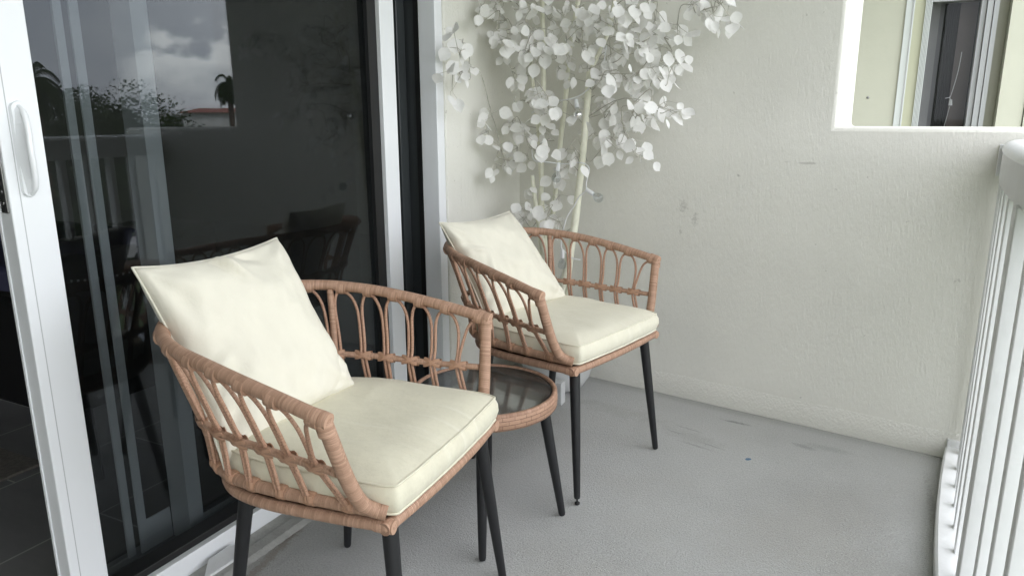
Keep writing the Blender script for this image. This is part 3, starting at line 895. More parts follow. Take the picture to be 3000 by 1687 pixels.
# ------------------------------------------------------------------ white tree in its pot
pt = thing('plant_pot', 'rounded white plant pot in the corner behind the far chair, holding the white tree', 'pot', (0.395,2.765,0))
pot = obj('bowl', MB().lathe([(.085,.002),(.112,.012),(.142,.06),(.157,.12),(.164,.19),(.167,.27),(.168,.33),(.168,.345),(.155,.345),(.150,.30)], 40, cap1=False), M['pot'], pt, angle=50)
obj('soil', MB().lathe([(.0,.300),(.1515,.303)], 32, cap0=False, cap1=False), simple('white_gravel', (0.55,0.55,0.52), 0.9, bscale=160, bdist=0.006, var=0.3, vscale=60), pt)
pb = obj('plinth', MB().box(.16,.500,2.560,2.605,0.002,.098), M['pot'], None, bevel=0.003)
tag(pb, 'low white block on the floor in front of the rounded white pot', 'block')

tree = thing('artificial_tree', 'white painted tree with pale straight stems and round white leaves in the corner', 'tree', (0.395,2.765,0))
O = Vector((0.395,2.765,0))
STEMS = [
 ([(0.405,2.70,.30),(.453,2.68,.484),(.493,2.68,.692),(.509,2.68,.821),(.526,2.68,.987),(.538,2.68,1.168),(.548,2.68,1.311)], .0150,.0125),
 ([(0.43,2.74,.30),(.50,2.715,.80),(.530,2.70,1.10),(.545,2.69,1.288),(.574,2.69,1.367),(.621,2.69,1.473),(.640,2.69,1.62),(.65,2.69,1.95)], .0090,.0065),
 ([(0.355,2.745,.30),(.334,2.74,.504),(.323,2.74,.717),(.325,2.74,.922),(.326,2.74,1.081),(.332,2.74,1.288),(.325,2.74,1.588),(.318,2.74,1.80),(.31,2.74,2.1)], .0105,.0085),
 ([(0.375,2.715,.30),(.360,2.72,.50),(.342,2.72,.64),(.325,2.72,.704),(.291,2.72,.913)], .0100,.0085),
 ([(0.385,2.80,.30),(.327,2.79,.553),(.357,2.79,.744),(.383,2.79,1.016),(.406,2.79,1.203),(.419,2.79,1.381),(.456,2.79,1.586),(.50,2.79,1.80),(.53,2.79,2.1)], .0105,.0085),
 ([(0.36,2.78,.30),(.325,2.765,.70),(.315,2.76,.902),(.298,2.76,1.136),(.273,2.76,1.304),(.257,2.76,1.457)], .0085,.0072),
]
stem_paths = []
for pts, r0, r1 in STEMS:
    P = spline(pts, 6); stem_paths.append(P); n = len(P)
    rad = [r0+(r1-r0)*i/(n-1) for i in range(n)]
    P2 = [p-O+Vector((noise.noise((p.z*6,r0*900,0))*.003, 0, 0)) for p in P]
    rad = [r*(1+.10*noise.noise((i*.45, r0*1000, 0))) for i, r in enumerate(rad)]
    obj('stem', MB().tube(P2, rad, n=12), M['bark'], tree, angle=60)
# leaf clusters (x, z, y, spread, leaves), placed round the stems
CL = []
def clus(x, z, y=None, n=5, r=.05): CL.append((x, z, y if y is not None else 2.70+random.uniform(-.07,.06), n, r))

CLUST = [(0.193,1.514,7),(0.26,1.554,6),(0.215,1.443,7),(0.155,1.478,5),(0.102,1.52,4),(0.148,1.568,5),(0.087,1.572,4),(0.186,1.584,5),(0.311,1.557,5),(-0.041,1.482,3),(-0.002,1.44,4),(-0.011,1.408,2),(-0.058,1.329,3),(-0.021,1.321,3),(0.028,1.347,4),(-0.055,1.254,2),(0.207,1.367,3),(0.26,1.346,5),(0.222,1.321,3),(0.252,1.307,2),(0.334,1.234,5),(0.378,1.221,5),(0.4,1.175,5),(0.356,1.156,5),(0.312,1.189,4),(0.128,1.157,5),(0.112,1.089,4),(0.221,1.13,5),(0.267,1.103,6),(0.282,1.07,4),(0.371,1.11,4),(0.386,1.064,3),(0.244,1.029,4),(0.29,0.996,4),(0.166,1.028,3),(0.142,0.958,4),(0.205,0.974,4),(0.327,1.017,3),(0.453,1.013,4),(0.503,0.994,3),(0.475,0.967,4),(0.417,0.925,5),(0.461,0.953,3),(0.433,0.845,4),(0.404,0.803,3),(0.374,0.746,4),(0.434,0.735,4),(0.298,0.797,5),(0.275,0.74,5),(0.313,0.84,4),(0.382,1.504,5),(0.397,1.466,4),(0.424,1.526,4),(0.453,1.426,3),(0.493,1.545,5),(0.507,1.496,6),(0.495,1.437,6),(0.454,1.389,5),(0.516,1.399,5),(0.561,1.529,6),(0.588,1.492,5),(0.639,1.536,6),(0.64,1.507,4),(0.589,1.45,4),(0.679,1.522,6),(0.73,1.524,5),(0.7,1.474,5),(0.682,1.428,5),(0.734,1.402,4),(0.631,1.37,4),(0.69,1.38,6),(0.761,1.377,5),(0.796,1.434,4),(0.828,1.421,4),(0.794,1.48,5),(0.767,1.528,5),(0.844,1.454,5),(0.874,1.464,4),(0.835,1.386,4),(0.886,1.349,4),(0.869,1.326,3),(0.819,1.339,4),(0.782,1.317,4),(0.738,1.3,5),(0.802,1.293,4),(0.852,1.297,3),(0.579,1.335,5),(0.619,1.334,5),(0.594,1.28,6),(0.648,1.272,5),(0.687,1.29,5),(0.72,1.265,5),(0.538,1.324,4),(0.609,1.218,6),(0.541,1.212,3),(0.65,1.198,4),(0.61,1.161,6),(0.665,1.149,5),(0.716,1.186,4),(0.755,1.197,4),(0.731,1.136,5),(0.77,1.142,4),(0.571,1.085,5),(0.64,1.073,6),(0.693,1.086,5),(0.794,1.191,3),(0.838,1.196,4),(0.864,1.172,4),(0.889,1.16,2),(0.961,1.504,5),(1.019,1.517,5),(1.044,1.483,4),(1.062,1.465,3),(0.997,1.491,3),(0.925,1.523,5),(0.655,1.035,4),(0.721,1.049,4),(0.736,1.005,4),(0.601,1.022,3),(0.5,1.162,2),(0.326,1.419,4),(0.296,1.395,4),(0.311,1.47,5),(0.397,1.404,3),(0.355,1.368,3),(0.427,1.328,3),(0.563,1.409,4),(0.484,1.289,3)]
for x, z, n in CLUST:
    y = 2.68+random.uniform(-.10,.09)
    if x < .20:
        y = 2.68*(1.555-random.uniform(.165,.20))/(1.555-x)
    k = y/2.68
    CL.append((1.555+(x-1.555)*k, y, 1.15+(z-1.15)*k, n))
for (x, y, z, n) in list(CL):
    if n >= 5 and .15 < x < .95 and random.random() < .30:
        yb = min(y+random.uniform(.05,.12), 2.86-(x-.4)*.161)
        CL.append((x+random.uniform(-.05,.05), yb, z+random.uniform(-.04,.05), 4))
for i in range(70):
    a = random.uniform(0, 2*PI); r = random.uniform(.05,.50); z = random.uniform(1.62,2.2)
    x = .48+r*math.cos(a)*1.15; y = 2.62+r*math.sin(a)*.55
    if x < .17 or y > 2.84-(x-.4)*.16: continue
    CL.append((x, y, z, 5))
allp = [(p, i) for i, P in enumerate(stem_paths) for p in P if p.z > .45]
lv = MB(); tw = MB()
VIEW = Vector((1.555,0,1.15))
def add_leaf(base, d, nrm, size):
    d = d.normalized(); nrm = (nrm-d*nrm.dot(d)).normalized(); sd = d.cross(nrm)
    prof = [(0,0),(.10,.24),(.24,.40),(.42,.47),(.60,.43),(.76,.30),(.88,.14),(1.0,0)]
    cup = random.uniform(.08,.28); bend = random.uniform(-.22,.22); fold = random.uniform(.0,.22)
    wdt = random.uniform(.82,1.05)
    v = []; f = []
    for t, w in prof:
        cz = bend*(t-.3)**2*size
        for s in (-1,-.5,0,.5,1):
            off = (cup*w*w*1.6*(s*s)-fold*w*(1-abs(s))*.5)*size
            v.append(base+d*t*size+sd*(s*w*size*wdt)+nrm*(off+cz))
    for i in range(len(prof)-1):
        for k in range(4):
            f.append((i*5+k,i*5+k+1,(i+1)*5+k+1,(i+1)*5+k))
    lv.add(v, f)
sd_ = lambda q: min((s_[0]-Vector(q[:3])).length for s_ in allp[::3])
CL.sort(key=sd_)
nodes = []
for (x, y, z, n) in CL:
    c = Vector((x, y, z))
    # twig from the nearest stem, rising towards the cluster
    best = min(allp, key=lambda q: (q[0]-c).length+max(0, q[0].z-c.z)*.7+.5*max(0, c.z-.45-q[0].z))
    p = best[0]
    if nodes and (p-c).length > .09:
        q_ = min(nodes, key=lambda q: (q-c).length+max(0, q.z-c.z)*.4)
        if .035 < (q_-c).length < (p-c).length: p = q_
    nodes.append(c)
    midp = (p+c)/2+Vector((random.uniform(-.03,.03), random.uniform(-.03,.03), random.uniform(-.045,.05)*(1+(c-p).length*2)))
    P = spline([p, midp, c], 4)
    tw.tube([q-O for q in P], [.0022-.0011*i/(len(P)-1) for i in range(len(P))], n=5)
    toV = (VIEW-c).normalized()
    out = (c-p); out.z *= .4
    out = out.normalized() if out.length > 1e-3 else Vector((1,0,0))
    for k in range(n):
        a = random.uniform(0, 2*PI)
        rad = Vector((math.cos(a), math.sin(a)*.7, random.uniform(-.9,.5)))
        d0 = (rad+out*.6).normalized()
        b_ = c+Vector((random.gauss(0,.017), random.gauss(0,.017), random.gauss(0,.014)))
        pet = b_+d0*random.uniform(.012,.03)
        tw.tube([c-O, (c*.5+b_*.5)-O, pet-O], [.0010,.0009,.0007], n=4)
        d = (d0*.5+Vector((0,0,-random.uniform(.2,1.1)))+Vector((random.gauss(0,.25),random.gauss(0,.25),0))).normalized()
        nr = (toV*random.uniform(.2,.9)+Vector((.55,-.25,.25))*random.uniform(.2,1.0)+Vector((random.gauss(0,.5),random.gauss(0,.4),random.uniform(-.1,.6))))
        sz = random.uniform(.034,.060)
        pp = pet
        tip = pp+d*sz
        if min(tip.x, pp.x) < .125: continue
        lim = 2.955-(tip.x-.4)*.161
        if max(tip.y, pp.y) > lim-.02: continue
        add_leaf(pp-O, d, nr, sz)
obj('twigs', tw, M['twig'], tree, angle=60)
obj('leaves', lv, M['leaf'], tree, angle=80)

# ------------------------------------------------------------------ string lights on the tree
slt = thing('string_light', 'white corded string light with small round bulbs wound around the white tree stems', 'string lights', (0.395,2.765,0))
path = [(.30,2.70,1.02),(.333,2.655,.978),(.40,2.65,.972),(.47,2.645,.968),(.535,2.648,.974),(.566,2.65,.952),(.556,2.65,.90),(.560,2.642,.873),(.548,2.655,.862),(.525,2.655,.842),(.500,2.66,.80),(.475,2.655,.76),(.46,2.65,.70),(.455,2.648,.655),(.462,2.645,.630),(.500,2.655,.598),(.53,2.668,.590)]
Pc = [Vector(p)-O for p in path]
cd = MB().tube(spline(Pc, 6), .0024, n=7)
path2 = [(.30,2.70,1.16),(.36,2.665,1.19),(.43,2.655,1.205),(.50,2.648,1.215),(.545,2.655,1.24),(.60,2.66,1.30),(.62,2.66,1.40)]
cd.tube(spline([Vector(p)-O for p in path2], 6), .0024, n=7)
obj('cord', cd, M['cord'], slt)
def bulb(p, d, mat):
    p = Vector(p)-O; d = Vector(d).normalized()
    s = obj('socket', MB().tube([p, p+d*.012, p+d*.030, p+d*.034], [.0075,.0078,.0085,.0080], n=14), M['cord'], slt, angle=50)
    q = p+d*.034
    side = d.orthogonal().normalized(); s2 = d.cross(side)
    mb = MB(); prof = [(.006,0),(.0065,.004),(.012,.010),(.0165,.018),(.0182,.0265),(.0165,.036),(.0105,.0425),(.004,.0446),(.0005,.045)]
    v = []; n = 20
    for r, h in prof:
        for k in range(n):
            a = 2*PI*k/n; v.append(q+d*h+side*r*math.cos(a)+s2*r*math.sin(a))
    f = [(i*n+k, i*n+(k+1) % n, (i+1)*n+(k+1) % n, (i+1)*n+k) for i in range(len(prof)-1) for k in range(n)]
    obj('bulb', mb.add(v, f), mat, s, angle=80)
    fil = MB().tube([q+d*.002, q+d*.014+side*.003, q+d*.022, q+d*.014-side*.003, q+d*.002+side*.001], .0006, n=4)
    obj('filament', fil, M['screw'], s)
bulb((.560,2.642,.873), (.62,-.1,-.34), M['clear'])
bulb((.508,2.648,1.208), (.25,-.3,-.75), M['chrome'])
bulb((.462,2.645,.630), (.05,-.15,-1), M['clear'])
bulb((.44,2.65,.972), (-.05,-.3,-1), M['clear'])

# ------------------------------------------------------------------ neighbour's facade beyond the parapet
nb = thing('neighbour_facade', 'cream facade with a curtained window of the next apartment, seen above the parapet', 'facade', (0,4.4,0))
cream = simple('cream_panel', (0.60,0.60,0.50), 0.6, bscale=30, bdist=0.001, var=0.05)
olive = simple('olive_trim', (0.50,0.50,0.37), 0.5)
wht = simple('white_trim', (0.70,0.73,0.72), 0.4)
def px2x(p): return 1.614+(p-2640)*.00148
def strip(name, a, b_, y0, y1, mat, z0=0.0, z1=2.6, bev=0.002):
    return obj(name, MB().box(px2x(a), px2x(b_), y0, y1, z0, z1), mat, nb, smooth=False)
strip('wall_panel', 2300, 2634.5, .0, .10, cream)
strip('trim_board', 2635, 2655, -.012, .10, wht)
strip('trim_bead', 2656.5, 2661, -.02, .10, wht)
strip('shutter_box', 2661.5, 2693, .004, .10, olive)
for k in range(5):
    a = 2693.5+k*4.2; strip('shutter_slat', a, a+2.7, -.010, .10, wht)
strip('track_back', 2693.2, 2714.6, .03, .10, M['bronze'])
strip('window_frame', 2857, 2872, .020, .10, simple('mill_aluminium', (0.42,0.43,0.44), 0.4))
strip('window_frame', 2873.5, 2890, .000, .10, bpy.data.materials['mill_aluminium'])
strip('window_frame', 2892, 2906, -.008, .10, bpy.data.materials['mill_aluminium'])
strip('reveal', 2907, 2937, .03, .12, simple('olive_shade', (0.30,0.30,0.24), 0.6))
strip('end_column', 2938, 3010, -.05, .30, cream)
strip('end_column', 3013, 3300, -.06, .30, cream)
strip('curtain', 2713, 2744, .16, .18, simple('grey_curtain', (0.36,0.36,0.38), 0.9))
strip('curtain', 2744.5, 2758, .19, .21, simple('grey_curtain_shaded', (0.24,0.24,0.255), 0.9))  # darker copy of the grey curtain, fold shade put into its colour
strip('curtain', 2806, 2858, .17, .19, simple('taupe_curtain', (0.20,0.175,0.17), 0.9, var=0.15, vscale=6))
cf = MB()
for k in range(7):
    x = px2x(2760+k*6.5); cf.tube([(x,.24,0),(x,.24,2.5)], .0055, n=8)
obj('dark_gap', cf, simple('charcoal_gap', (0.035,0.037,0.036), 0.9), nb)  # charcoal rods filling the dark gap of the unlit open room
strip('room_back', 2690, 2920, .40, .42, M['black'])  # black sheet giving the darkness of the open room
strip('room_side', 2875, 2880, .1005, .3995, M['black'])  # black panel added to stop a bright leak beside the frame
strip('window_glass', 2715, 2856.5, .06, .064, m_glass('neighbour_glass', (0.85,0.85,0.85), 0.006), 0, 2.45)
strip('window_head', 2715, 2857, .02, .12, bpy.data.materials['mill_aluminium'], 1.70, 2.6)
cdm = MB().tube(spline([(px2x(2822),.10,1.46),(px2x(2818),.10,1.36),(px2x(2806),.10,1.245),(px2x(2800),.10,1.235),(px2x(2790),.10,1.232)], 6), .0018, n=5)
cdm.tube(spline([(px2x(2803),.10,1.24),(px2x(2806),.10,1.225),(px2x(2808),.10,1.215)], 4), .0018, n=5)
cdm.tube([(px2x(2808),.10,1.225),(px2x(2808.5),.10,1.195)], [.006,.009], n=10)
cdm.tube([(px2x(2807),.10,1.19),(px2x(2790),.10,1.0)], .0012, n=5)
obj('blind_cord', cdm, M['cord'], nb)
sn = MB().sphere((px2x(2545),-.001,1.238), .007, 12, 6, 1, .3, 1); obj('screw', sn, M['screw'], nb)
structure('neighbour_balcony_floor', MB().box(-.2,2.06,3.27,4.9,-.22,-.004), M['floor'], smooth=False)
structure('neighbour_balcony_ceiling', MB().box(-.3,2.15,3.42,4.9,2.48,2.7), M['ceil'], smooth=False)  # unseen slab carried on here to reduce the facade's brightness

# ------------------------------------------------------------------ dim room behind the glass
def m_tile():
    m, nt, b = newmat('grey_floor_tile')
    c = coord(nt)
    br = N(nt, 'ShaderNodeTexBrick'); L(nt, mapping(nt, c, (1,1,1), rot=(0,0,PI/2), loc=(0.80,0.422,0)), br.inputs['Vector'])
    br.inputs['Scale'].default_value = 1; br.inputs['Mortar Size'].default_value = 0.003
    br.inputs['Brick Width'].default_value = 0.80; br.inputs['Row Height'].default_value = 0.4235
    br.inputs['Color1'].default_value = (0.215,0.215,0.21,1); br.inputs['Color2'].default_value = (0.185,0.185,0.187,1)
    br.inputs['Mortar'].default_value = (0.46,0.46,0.44,1)
    v = noise_(nt, mapping(nt, c, (1,3,1)), 4, 5, 0.6)
    L(nt, mix(nt, 0.5, br.outputs[0], ramp(nt, v, [(0.3,(0.6,0.6,0.6)),(0.7,(1,1,1))]), 'MULTIPLY'), b.inputs['Base Color'])
    b.inputs['Roughness'].default_value = 0.35
    return m
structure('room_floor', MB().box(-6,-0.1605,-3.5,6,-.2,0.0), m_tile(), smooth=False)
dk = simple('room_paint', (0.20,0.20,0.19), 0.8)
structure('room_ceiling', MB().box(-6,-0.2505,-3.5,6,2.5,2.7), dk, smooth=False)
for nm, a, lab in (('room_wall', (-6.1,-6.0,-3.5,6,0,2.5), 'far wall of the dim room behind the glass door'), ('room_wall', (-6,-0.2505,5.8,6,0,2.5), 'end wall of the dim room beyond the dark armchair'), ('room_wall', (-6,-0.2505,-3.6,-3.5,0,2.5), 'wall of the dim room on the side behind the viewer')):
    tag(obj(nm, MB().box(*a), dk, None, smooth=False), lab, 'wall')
rg = MB().box(-1.95,-0.885,-0.6,1.318,0.0005,0.012)
ro = obj('rug', rg, simple('brown_rug', (0.17,0.155,0.135), 0.95, bscale=180, bdist=0.006, var=0.4, vscale=60), None, bevel=0.004)
tag(ro, 'brown flatweave rug on the dark tiles just inside the open doorway', 'rug')
blk = simple('black_upholstery', (0.010,0.010,0.011), 0.6); nav = simple('navy_upholstery', (0.012,0.013,0.045), 0.7)
ac = thing('armchair', 'black upholstered wing chair with nailhead trim seen dimly through the door glass', 'armchair', (-0.86,1.60,0))
bk = MB(); nn = 24; v = []
for i in range(nn+1):
    y = -.29+.58*i/nn
    top = .735+.012*math.sin(i*.9)+(.035*((i-18)/6)**2 if i > 18 else 0)
    v += [(.22,y,.235),(.25,y,top),(.16,y,top-.01),(.12,y,.235)]
f = []
for i in range(nn):
    o = i*4
    for k in range(4): f.append((o+k, o+(k+1) % 4, o+4+(k+1) % 4, o+4+k))
f += [(0,3,2,1), (nn*4,nn*4+1,nn*4+2,nn*4+3)]
obj('backrest', bk.add(v, f), blk, ac, angle=50)
obj('seat', MB().box(-.36,.12,-.28,.28,.235,.46), blk, ac, bevel=.03)
for s in (-1, 1): obj('arm', MB().box(-.36,.119,s*.30-.04,s*.30+.04,.235,.60), blk, ac, bevel=.02)
for a, b_ in ((.21,-.26),(.21,.26),(-.33,-.26),(-.33,.26)):
    obj('leg', MB().tube([(a,b_,.24),(a+.03*(1 if a > 0 else -1),b_,.0)], [.024,.014], n=4), blk, ac, smooth=False)
nh = MB()
for i in range(26): nh.sphere((.252,-.27+i*.0215,.665-.012*math.sin(i*.24)), .0045, 8, 5, .5, 1, 1)
obj('nailhead_trim', nh, M['screw'], ac)
sf_ = thing('sofa', 'navy blue sofa in the dark room seen through the open doorway', 'sofa', (-3.1,2.3,0))
obj('seat', MB().box(-.45,.45,-1.0,.65,.06,.36), nav, sf_, bevel=.04)
obj('backrest', MB().box(-.62,-.451,-1.0,.65,.06,.52), nav, sf_, bevel=.04)
for s in (-1.12,.66): obj('arm', MB().box(-.62,.45,s,s+.11,.06,.46), nav, sf_, bevel=.03)
for a in (-.4,.38):
    for b_ in (-.95,.6): obj('foot', MB().lathe([(.02,0),(.025,.06)], 10, a, b_), blk, sf_)

# ------------------------------------------------------------------ outdoors (seen mirrored in the glass)
def pol(az, dist): a = math.radians(az); return dist*math.cos(a), dist*math.sin(a)
GZ = -4.2
grass, nt, b = newmat('lawn')
c = coord(nt)
L(nt, ramp(nt, noise_(nt, c, .35, 6, .6), [(.35,(.035,.055,.018)),(.6,(.06,.085,.03)),(.75,(.16,.15,.09))]), b.inputs['Base Color'])
b.inputs['Roughness'].default_value = .9
gm = MB().add([(-200,-900,GZ),(1500,-900,GZ),(1500,1500,GZ),(-200,1500,GZ)], [(0,1,2,3)])
structure('ground', gm, grass, smooth=False)
x, y = pol(32, 46)
pm = MB(); pm.add([(x-9,y-22,GZ+.004),(x+2,y-22,GZ+.004),(x+7,y+22,GZ+.004),(x-4,y+22,GZ+.004)], [(0,1,2,3)])
structure('path', pm, simple('sandy_path', (.36,.33,.27), .9, var=.3, vscale=.6), smooth=False)
fol = [m_leaf('foliage_dark', (.035,.055,.022), .25, .4), m_leaf('foliage_mid', (.055,.08,.03), .25, .4)]
trunk_m = simple('trunk_bark', (.13,.10,.075), .9)
def crown(mb, cx, cy, cz, rx_, rz_, n, s):
    lobes = [(random.uniform(-.75,.75)*rx_, random.uniform(-.75,.75)*rx_, random.uniform(-.6,.75)*rz_, random.uniform(.3,.55)) for _ in range(14)]
    for i in range(n):
        lx, ly, lz, lr = random.choice(lobes)
        d = Vector((random.gauss(0,1), random.gauss(0,1), random.gauss(0,1))).normalized()*random.uniform(.6,1)
        p = Vector((cx+lx+d.x*lr*rx_, cy+ly+d.y*lr*rx_, cz+lz+d.z*lr*rz_))
        a = Vector((random.gauss(0,1), random.gauss(0,1), random.gauss(0,1))).normalized(); b2 = a.orthogonal().normalized()
        k = s*random.uniform(.5,1.3)
        mb.add([p-a*k, p+b2*k*.6, p+a*k, p-b2*k*.6], [(0,1,2,3)])
def broad(az, dist, top, width, lab, mi=0, n=1500):
    x, y = pol(az, dist)
    t = thing('broadleaf_tree', lab, 'tree', (x, y, GZ), 0, 'trees mirrored in the door glass')
    h = top-GZ
    mb = MB().tube([(0,0,0),(.1,.05,h*.3),(0,.1,h*.62)], [.28,.22,.1], n=8)
    for k in range(4):
        a = k*1.6; mb.tube([(.05,.05,h*.35),(math.cos(a)*width*.25,math.sin(a)*width*.25,h*.6)], [.12,.04], n=6)
    obj('trunk', mb, trunk_m, t)
    cm = MB(); crown(cm, 0, 0, h*.56, width*.5, h*.42, n*4, .12)
    obj('crown', cm, fol[mi], t, smooth=False)
broad(30.3, 44, 2.75, 9, 'dark broadleaf tree at the left end of the mirrored tree line', 0)
broad(33.9, 52, 3.2, 8, 'dark broadleaf tree behind the drooping palm in the mirrored view', 0)
broad(35.6, 54, 3.6, 8, 'tallest rounded tree of the mirrored tree line', 0)
broad(37.3, 56, 2.9, 7, 'rounded tree stepping down right of the tallest one', 1)
broad(38.7, 60, 2.2, 6, 'lower bushy tree near the right end of the mirrored tree line', 1, 1000)
broad(40.0, 75, 2.0, 7, 'small low tree left of the mirrored white house', 1, 900)
broad(28.0, 46, 2.4, 9, 'dark tree mostly hidden by the white door stile', 0, 900)
broad(25.0, 60, 2.4, 9, 'dark tree off to the side beyond the stile', 0, 600)
broad(47.5, 80, 2.2, 9, 'far dark tree behind the mirrored white house', 0, 800)
broad(33.2, 30, -1.2, 4, 'low bushy garden tree below the mirrored handrail', 1, 900)
broad(36.5, 33, -1.0, 4, 'garden bush beside the parked white car', 0, 900)
def palm(az, dist, top, lab, sc_=1.0, droop=1.0):
    x, y = pol(az, dist)
    t = thing('palm_tree', lab, 'palm', (x, y, GZ), 0, 'palms mirrored in the door glass')
    h = top-GZ
    obj('trunk', MB().tube([(0,0,0),(.1,0,h*.4),(.05,0,h*.86)], [.26,.2,.17], n=10), trunk_m, t)
    mb = MB()
    for k in range(30):
        a = 2*PI*k/30+random.uniform(-.15,.15); el = random.uniform(-.4,1.4); ln = random.uniform(2.2,3.0)*sc_
        p = Vector((.05,0,h*.86)); d = Vector((math.cos(a)*math.cos(el), math.sin(a)*math.cos(el), math.sin(el)))
        pts = [p.copy()]
        for q in range(9):
            d.z -= .21*droop; d.normalize(); p = p+d*ln/9; pts.append(p.copy())
        mb.tube(pts, .025, n=4)
        for q in range(1, 10):
            tg = (pts[q]-pts[q-1]).normalized(); sd = tg.cross(Vector((0,0,1)))
            sd = sd.normalized() if sd.length > .01 else Vector((1,0,0))
            for s in (-1, 1):
                for e in (0, .33, .66):
                    b0 = pts[q-1]*(1-e)+pts[q]*e
                    L_ = .62*sc_*(1-.5*abs(q/9-.45))
                    tip = b0+sd*s*L_*.75+tg*L_*.35+Vector((0,0,-L_*.55))
                    mb.add([b0, b0+tg*.07, tip], [(0,1,2)])
    obj('fronds', mb, fol[0], t, smooth=False)
palm(32.5, 34, 3.9, 'drooping palm rising left of the mirrored tree line', .62, 1.5)
palm(44.1, 55, 5.0, 'slender palm in front of the mirrored white house', .62, 1.75)
palm(34.6, 27, -.9, 'short garden palm behind the mirrored railing pickets', .9, 1.2)
x, y = pol(42.4, 74); HZ = 1.15
hs = thing('house', 'white house with a low red tiled roof mirrored at the edge of the sky', 'house', (x, y, GZ+HZ), math.radians(42.4+90))
hw = simple('white_house_wall', (.72,.72,.70), .8); rr = simple('red_roof', (.30,.12,.09), .8); wd = simple('house_window', (.03,.035,.04), .2)
obj('wall', MB().box(-2.2,3.6,0,6,0,4.9), hw, hs, smooth=False)
obj('wall', MB().box(3.61,7.2,.6,6,0,4.6), hw, hs, smooth=False)
rfm = MB(); rfm.add([(-2.6,-.4,4.9),(3.9,-.4,4.9),(3.9,6.4,4.9),(-2.6,6.4,4.9),(-1.0,3,5.32),(2.4,3,5.32)], [(0,1,5,4),(1,2,5),(2,3,4,5),(3,0,4),(0,3,2,1)])
obj('roof', rfm, rr, hs, smooth=False)
obj('flat_roof', MB().box(3.4,7.5,.3,6.3,4.91,5.25), hw, hs, smooth=False)
for a in (-1.2,1.0,2.6,4.4,6.0):
    w_ = obj('window', MB().box(a,a+.7,-.06 if a < 3.5 else .54,.05 if a < 3.5 else .65,3.3,4.3), wd, hs, smooth=False)
x, y = pol(31.9, 120)
mt = thing('antenna_mast', 'thin dark antenna mast rising behind the drooping palm in the mirrored sky', 'mast', (x, y, GZ))
obj('pole', MB().tube([(0,0,0),(0,0,5.0),(0,0,11.2)], [.14,.10,.03], n=8), trunk_m, mt)
obj('cross_arm', MB().tube([(-.3,0,9.2),(.3,0,9.2)], .03, n=6), trunk_m, mt)
x, y = pol(35.4, 30)
car = thing('parked_car', 'white parked car low in the garden mirrored behind the railing', 'car', (x, y, GZ), math.radians(125))
cb_ = MB(); prof = [(-2.1,.35),(2.1,.35),(2.15,.75),(1.5,.90),(.9,.95),(.35,1.40),(-1.0,1.42),(-1.7,.98),(-2.15,.9)]
n = len(prof); cb_.add([(x_,-.82,z_) for x_, z_ in prof]+[(x_,.82,z_) for x_, z_ in prof], [tuple(range(n)), tuple(range(2*n-1,n-1,-1))]+[(i,n+i,n+(i+1) % n,(i+1) % n) for i in range(n)])
obj('body', cb_, simple('white_car_paint', (.75,.75,.75), .25), car, bevel=.05)
for s in (-1, 1): obj('side_window', MB().add([(-1.35,s*.83,1.0),(.75,s*.83,1.0),(.28,s*.83,1.33),(-.95,s*.83,1.35)], [(0,1,2,3)]), wd, car, smooth=False)
for a in (-1.3,1.3):
    for s in (-1, 1): obj('wheel', MB().tube([(a,s*.70,.32),(a,s*.86,.32)], .32, n=18), M['rubber'], car, angle=40)

# ------------------------------------------------------------------ sky and sun
w = bpy.data.worlds.new('World'); sc.world = w; w.use_nodes = True
nt = w.node_tree; nt.nodes.clear()
out = N(nt, 'ShaderNodeOutputWorld'); bg = N(nt, 'ShaderNodeBackground'); L(nt, bg.outputs[0], out.inputs[0])
sky = N(nt, 'ShaderNodeTexSky', sky_type='NISHITA'); sky.sun_disc = False
SE, SR = math.radians(52), math.radians(250)
sky.sun_elevation = SE; sky.sun_rotation = SR; sky.air_density = 1.0; sky.dust_density = 2.0
tc = N(nt, 'ShaderNodeTexCoord')
sp = N(nt, 'ShaderNodeSeparateXYZ'); L(nt, tc.outputs['Generated'], sp.inputs[0])
cl1 = noise_(nt, mapping(nt, tc.outputs['Generated'], (1,1,2.2)), 3.2, 5, .5)
cl2 = noise_(nt, mapping(nt, tc.outputs['Generated'], (1,1,1.6), loc=(.6,.35,.2)), 14.0, 5, .55)
CLOUD = 13.0
lay = ramp(nt, cl1, [(.30,(.52,.54,.60)),(.48,(.72,.73,.76)),(.66,(.95,.95,.96))])
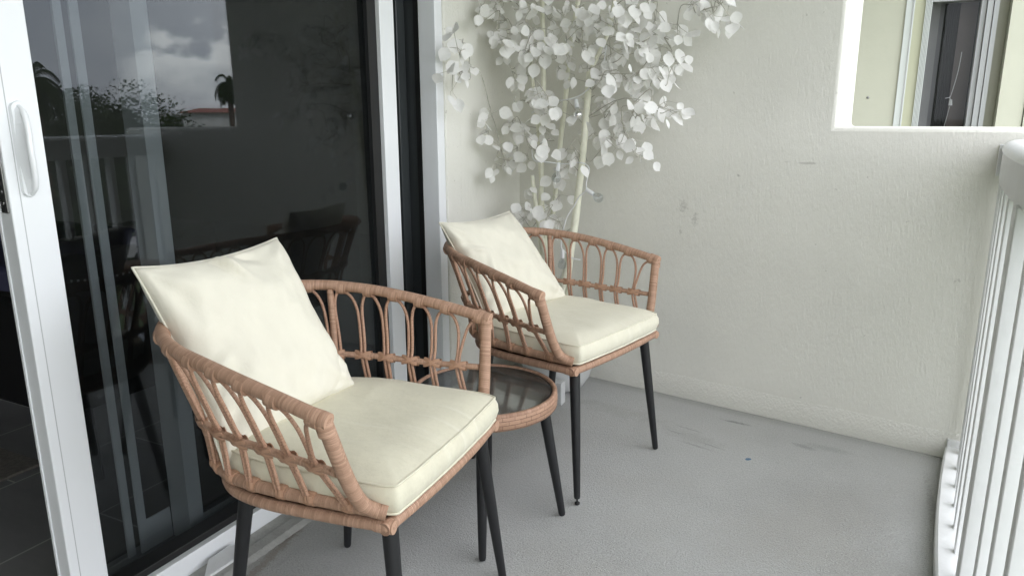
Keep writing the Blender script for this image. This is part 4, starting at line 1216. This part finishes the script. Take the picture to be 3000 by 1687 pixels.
# bright cumulus bank low over the horizon
el = sp.outputs[2]
hi = math_(nt, 'ADD', el, math_(nt, 'MULTIPLY', math_(nt, 'SUBTRACT', cl2, .5), -.16))
bank = ramp(nt, hi, [(.0,(.0,.0,.0)),(.03,(.35,.35,.35)),(.085,(1,1,1)),(.10,(.0,.0,.0))])
dt = N(nt, 'ShaderNodeVectorMath', operation='DOT_PRODUCT'); L(nt, tc.outputs['Generated'], dt.inputs[0]); dt.inputs[1].default_value = (math.cos(math.radians(44)), math.sin(math.radians(44)), 0)
azm = math_(nt, 'ADD', dt.outputs['Value'], math_(nt, 'MULTIPLY', math_(nt, 'SUBTRACT', cl2, .5), .012))
bankm = math_(nt, 'MULTIPLY', bank, ramp(nt, math_(nt, 'MULTIPLY', math_(nt, 'SUBTRACT', azm, .98), 50), [(.35,(0,0,0)),(.62,(1,1,1))]))
cloud = mix(nt, bankm, lay, (1.5,1.48,1.42))
cv = N(nt, 'ShaderNodeVectorMath', operation='SCALE'); L(nt, cloud, cv.inputs[0]); cv.inputs['Scale'].default_value = CLOUD
mxw = mix(nt, .88, sky.outputs[0], cv.outputs[0])
L(nt, mxw, bg.inputs[0]); bg.inputs[1].default_value = 0.12
sun = bpy.data.lights.new('sun', 'SUN'); sun.energy = 1.4; sun.angle = math.radians(14); sun.color = (1,.96,.9)
so = bpy.data.objects.new('sun', sun); C.objects.link(so)
# sky sun_rotation is measured clockwise from +Y
dirv = Vector((math.sin(SR)*math.cos(SE), math.cos(SR)*math.cos(SE), math.sin(SE)))
so.rotation_euler = dirv.to_track_quat('Z','Y').to_euler()
so.location = dirv*30

sc.view_settings.view_transform = 'Standard'; sc.view_settings.look = 'None'
sc.view_settings.gamma = 1; sc.view_settings.use_curve_mapping = False
sc.view_settings.exposure = 1.95
sc.cycles.use_denoising = True
sc.cycles.max_bounces = 10; sc.cycles.diffuse_bounces = 6; sc.cycles.transparent_max_bounces = 24; sc.cycles.glossy_bounces = 5
sc.cycles.sample_clamp_indirect = 6
sc.cycles.caustics_reflective = False; sc.cycles.caustics_refractive = False
